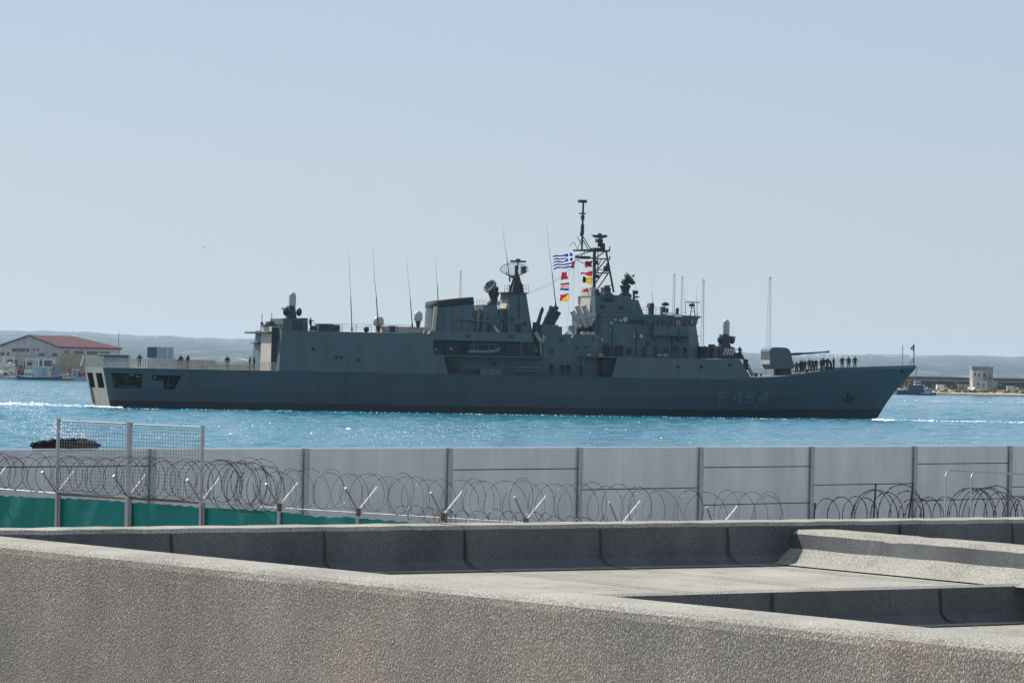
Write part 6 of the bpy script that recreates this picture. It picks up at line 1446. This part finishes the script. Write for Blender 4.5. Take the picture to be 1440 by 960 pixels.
mb = MB(); mb.box(((xl + xr) / 2, 3, zt1 / 2), (xr - xl, 6, zt1)); mb.build('parapet', ['rock_dark'], bw)
mb = MB(); mb.box(((xl + xr) / 2, -0.6, zt1 - 1.5), (xr - xl, 1.2, 0.35)); mb.build('ledge', ['concrete'], bw)
mb = MB(); r3 = random.Random(8)
for i in range(260): mb.box((r3.uniform(xl, xr), r3.uniform(-5, -1), r3.uniform(0.3, zt1 - 2.2)), (r3.uniform(1, 2), r3.uniform(1, 2), r3.uniform(0.8, 1.5)), r3.random() * 3)
mb.build('rock_armour', ['rock_dark'], bw)
bwl = at(400, 510, 1300)
TY = 1262.0; m_ = TY / F
tb = at(1384, 549, TY); tw = thing('square_tower', 'old pale square tower house with a flat roof on the right shore', 'building', (tb.x, TY, 1.6))
def tp(x, y): p = at(x, y, TY); return p.x - tb.x, p.z - 1.6
def tblock(name, x0, x1, y0, y1, dep, m, fo=0.0, rot=0.0):
    a, b = tp(x0, y1), tp(x1, y0); mb = MB(); mb.box(((a[0] + b[0]) / 2, fo + dep / 2, (max(a[1], 0) + b[1]) / 2), (b[0] - a[0], dep, b[1] - max(a[1], 0))); return mb.build(name, [m], tw)
mat('tower_stone', (0.50, 0.46, 0.38), 0.9, vary=0.2, vscale=0.5); mat('tower_dark', (0.30, 0.30, 0.29), 0.9, vary=0.2, vscale=0.5)
tblock('wall', 1367.5, 1382.5, 521.5, 548, 5, 'tower_stone', 0); tblock('rear_block', 1367, 1397.5, 516.5, 548, 6, 'tower_dark', 1.6); tblock('wing', 1366.5, 1388, 535, 548.5, 5, 'tower_stone', -2.2); tblock('annexe', 1388.5, 1402, 535.5, 549, 4.5, 'tower_dark', -1.2)
tblock('roof_slab', 1366.5, 1398.2, 515.6, 516.8, 7, 'tower_dark', 1.2); tblock('chimney', 1395.5, 1397.5, 513.5, 516, 0.6, 'white_paint', 2)
for x0, x1, y0, y1, fo in ((1370, 1372.5, 524, 528, -0.06), (1375.5, 1378, 525, 529, -0.06), (1383.8, 1387, 525, 529.5, 1.54), (1373, 1375.5, 538, 542, -2.26), (1381, 1383, 539, 543, -2.26), (1392, 1394, 527, 533, 1.54)): tblock('window', x0, x1, y0, y1, 0.1, 'win_dark', fo)
car('white van parked on the grass of the right shore', 1325, 1256, 'white_paint', 0.1, 1.9, True)
car('white car by the foot of the square tower', 1365.5, 1254, 'white_paint', 1.2, 1.7); car('second white car, before the tower wing door', 1374, 1252, 'white_paint', 0.4, 1.7); car('dark car between the two white cars at the tower', 1369.8, 1256, 'car_dark', 1.4, 1.75)
car('cream car near the right edge of the far shore', 1424, 1256, 'cream', 0.0, 1.9, True); car('pale grey car at the far right of the shore', 1436, 1258, 'galv', 0.1, 1.9)
hutch('shore_hut', 'low pale hut half hidden by scrub left of the tower', 'hut', 1348, 1362, 541, 549, 1266, 3, 'stone', [('window', 0.3, 0.5, 0.4, 0.8, 'win_dark')], zb=1.6, roof='shed_tan')
r_ = random.Random(31)
def shrub(label, x, y, Y, w, h, zb):
    o = thing('shrub', label, 'shrub', (at(x, y, Y).x, Y, zb), 0, 'shrubs on the right shore'); mb = MB(); mb.tube([(0, 0, 0), (0, 0, h * 0.6)], 0.1, 5); mb.build('trunk', ['rusty'], o); mb = MB()
    for i in range(90):
        a = r_.random() * 6.28; rr = r_.random() ** 0.5; c = Vector((math.cos(a) * rr * w / 2, math.sin(a) * rr * w / 3, h * (0.25 + 0.7 * r_.random() * (1 - 0.5 * rr)))); s = 0.18 + 0.15 * r_.random()
        n_ = Vector((r_.gauss(0, 1), r_.gauss(0, 1), r_.gauss(0, 1))).normalized(); t = n_.orthogonal().normalized(); b = n_.cross(t); mb.add([c + t * s, c + b * s, c - t * s, c - b * s], [(0, 1, 2, 3)])
    mb.build('crown', ['scrub'], o)
for x, lb in ((1318, 'low shrub behind the white van on the right shore'), (1338, 'broad shrub between the van and the shore hut'), (1345, 'tall dark shrub just left of the shore hut'), (1408, 'rounded shrub right of the square tower annexe'), (1431, 'shrub between the cars at the far right')): shrub(lb, x, 546, 1260, r_.uniform(3, 6), r_.uniform(1.4, 2.4), 1.7)

# ------------------------------------------------------------------ haze
mb = MB(); mb.box((0, 11150, 97), (40000, 23000, 200))
hz = mb.build('haze', ['rope']); m = bpy.data.materials.new('haze'); m.use_nodes = True; n = m.node_tree.nodes; n.remove(n['Principled BSDF'])
pv = n.new('ShaderNodeVolumePrincipled'); pv.inputs['Color'].default_value = (0.64, 0.82, 1.0, 1); pv.inputs['Density'].default_value = 0.42e-4; pv.inputs['Anisotropy'].default_value = 0.2
m.node_tree.links.new(pv.outputs[0], n['Material Output'].inputs['Volume']); hz.data.materials.clear(); hz.data.materials.append(m); tag(hz, kind='stuff')
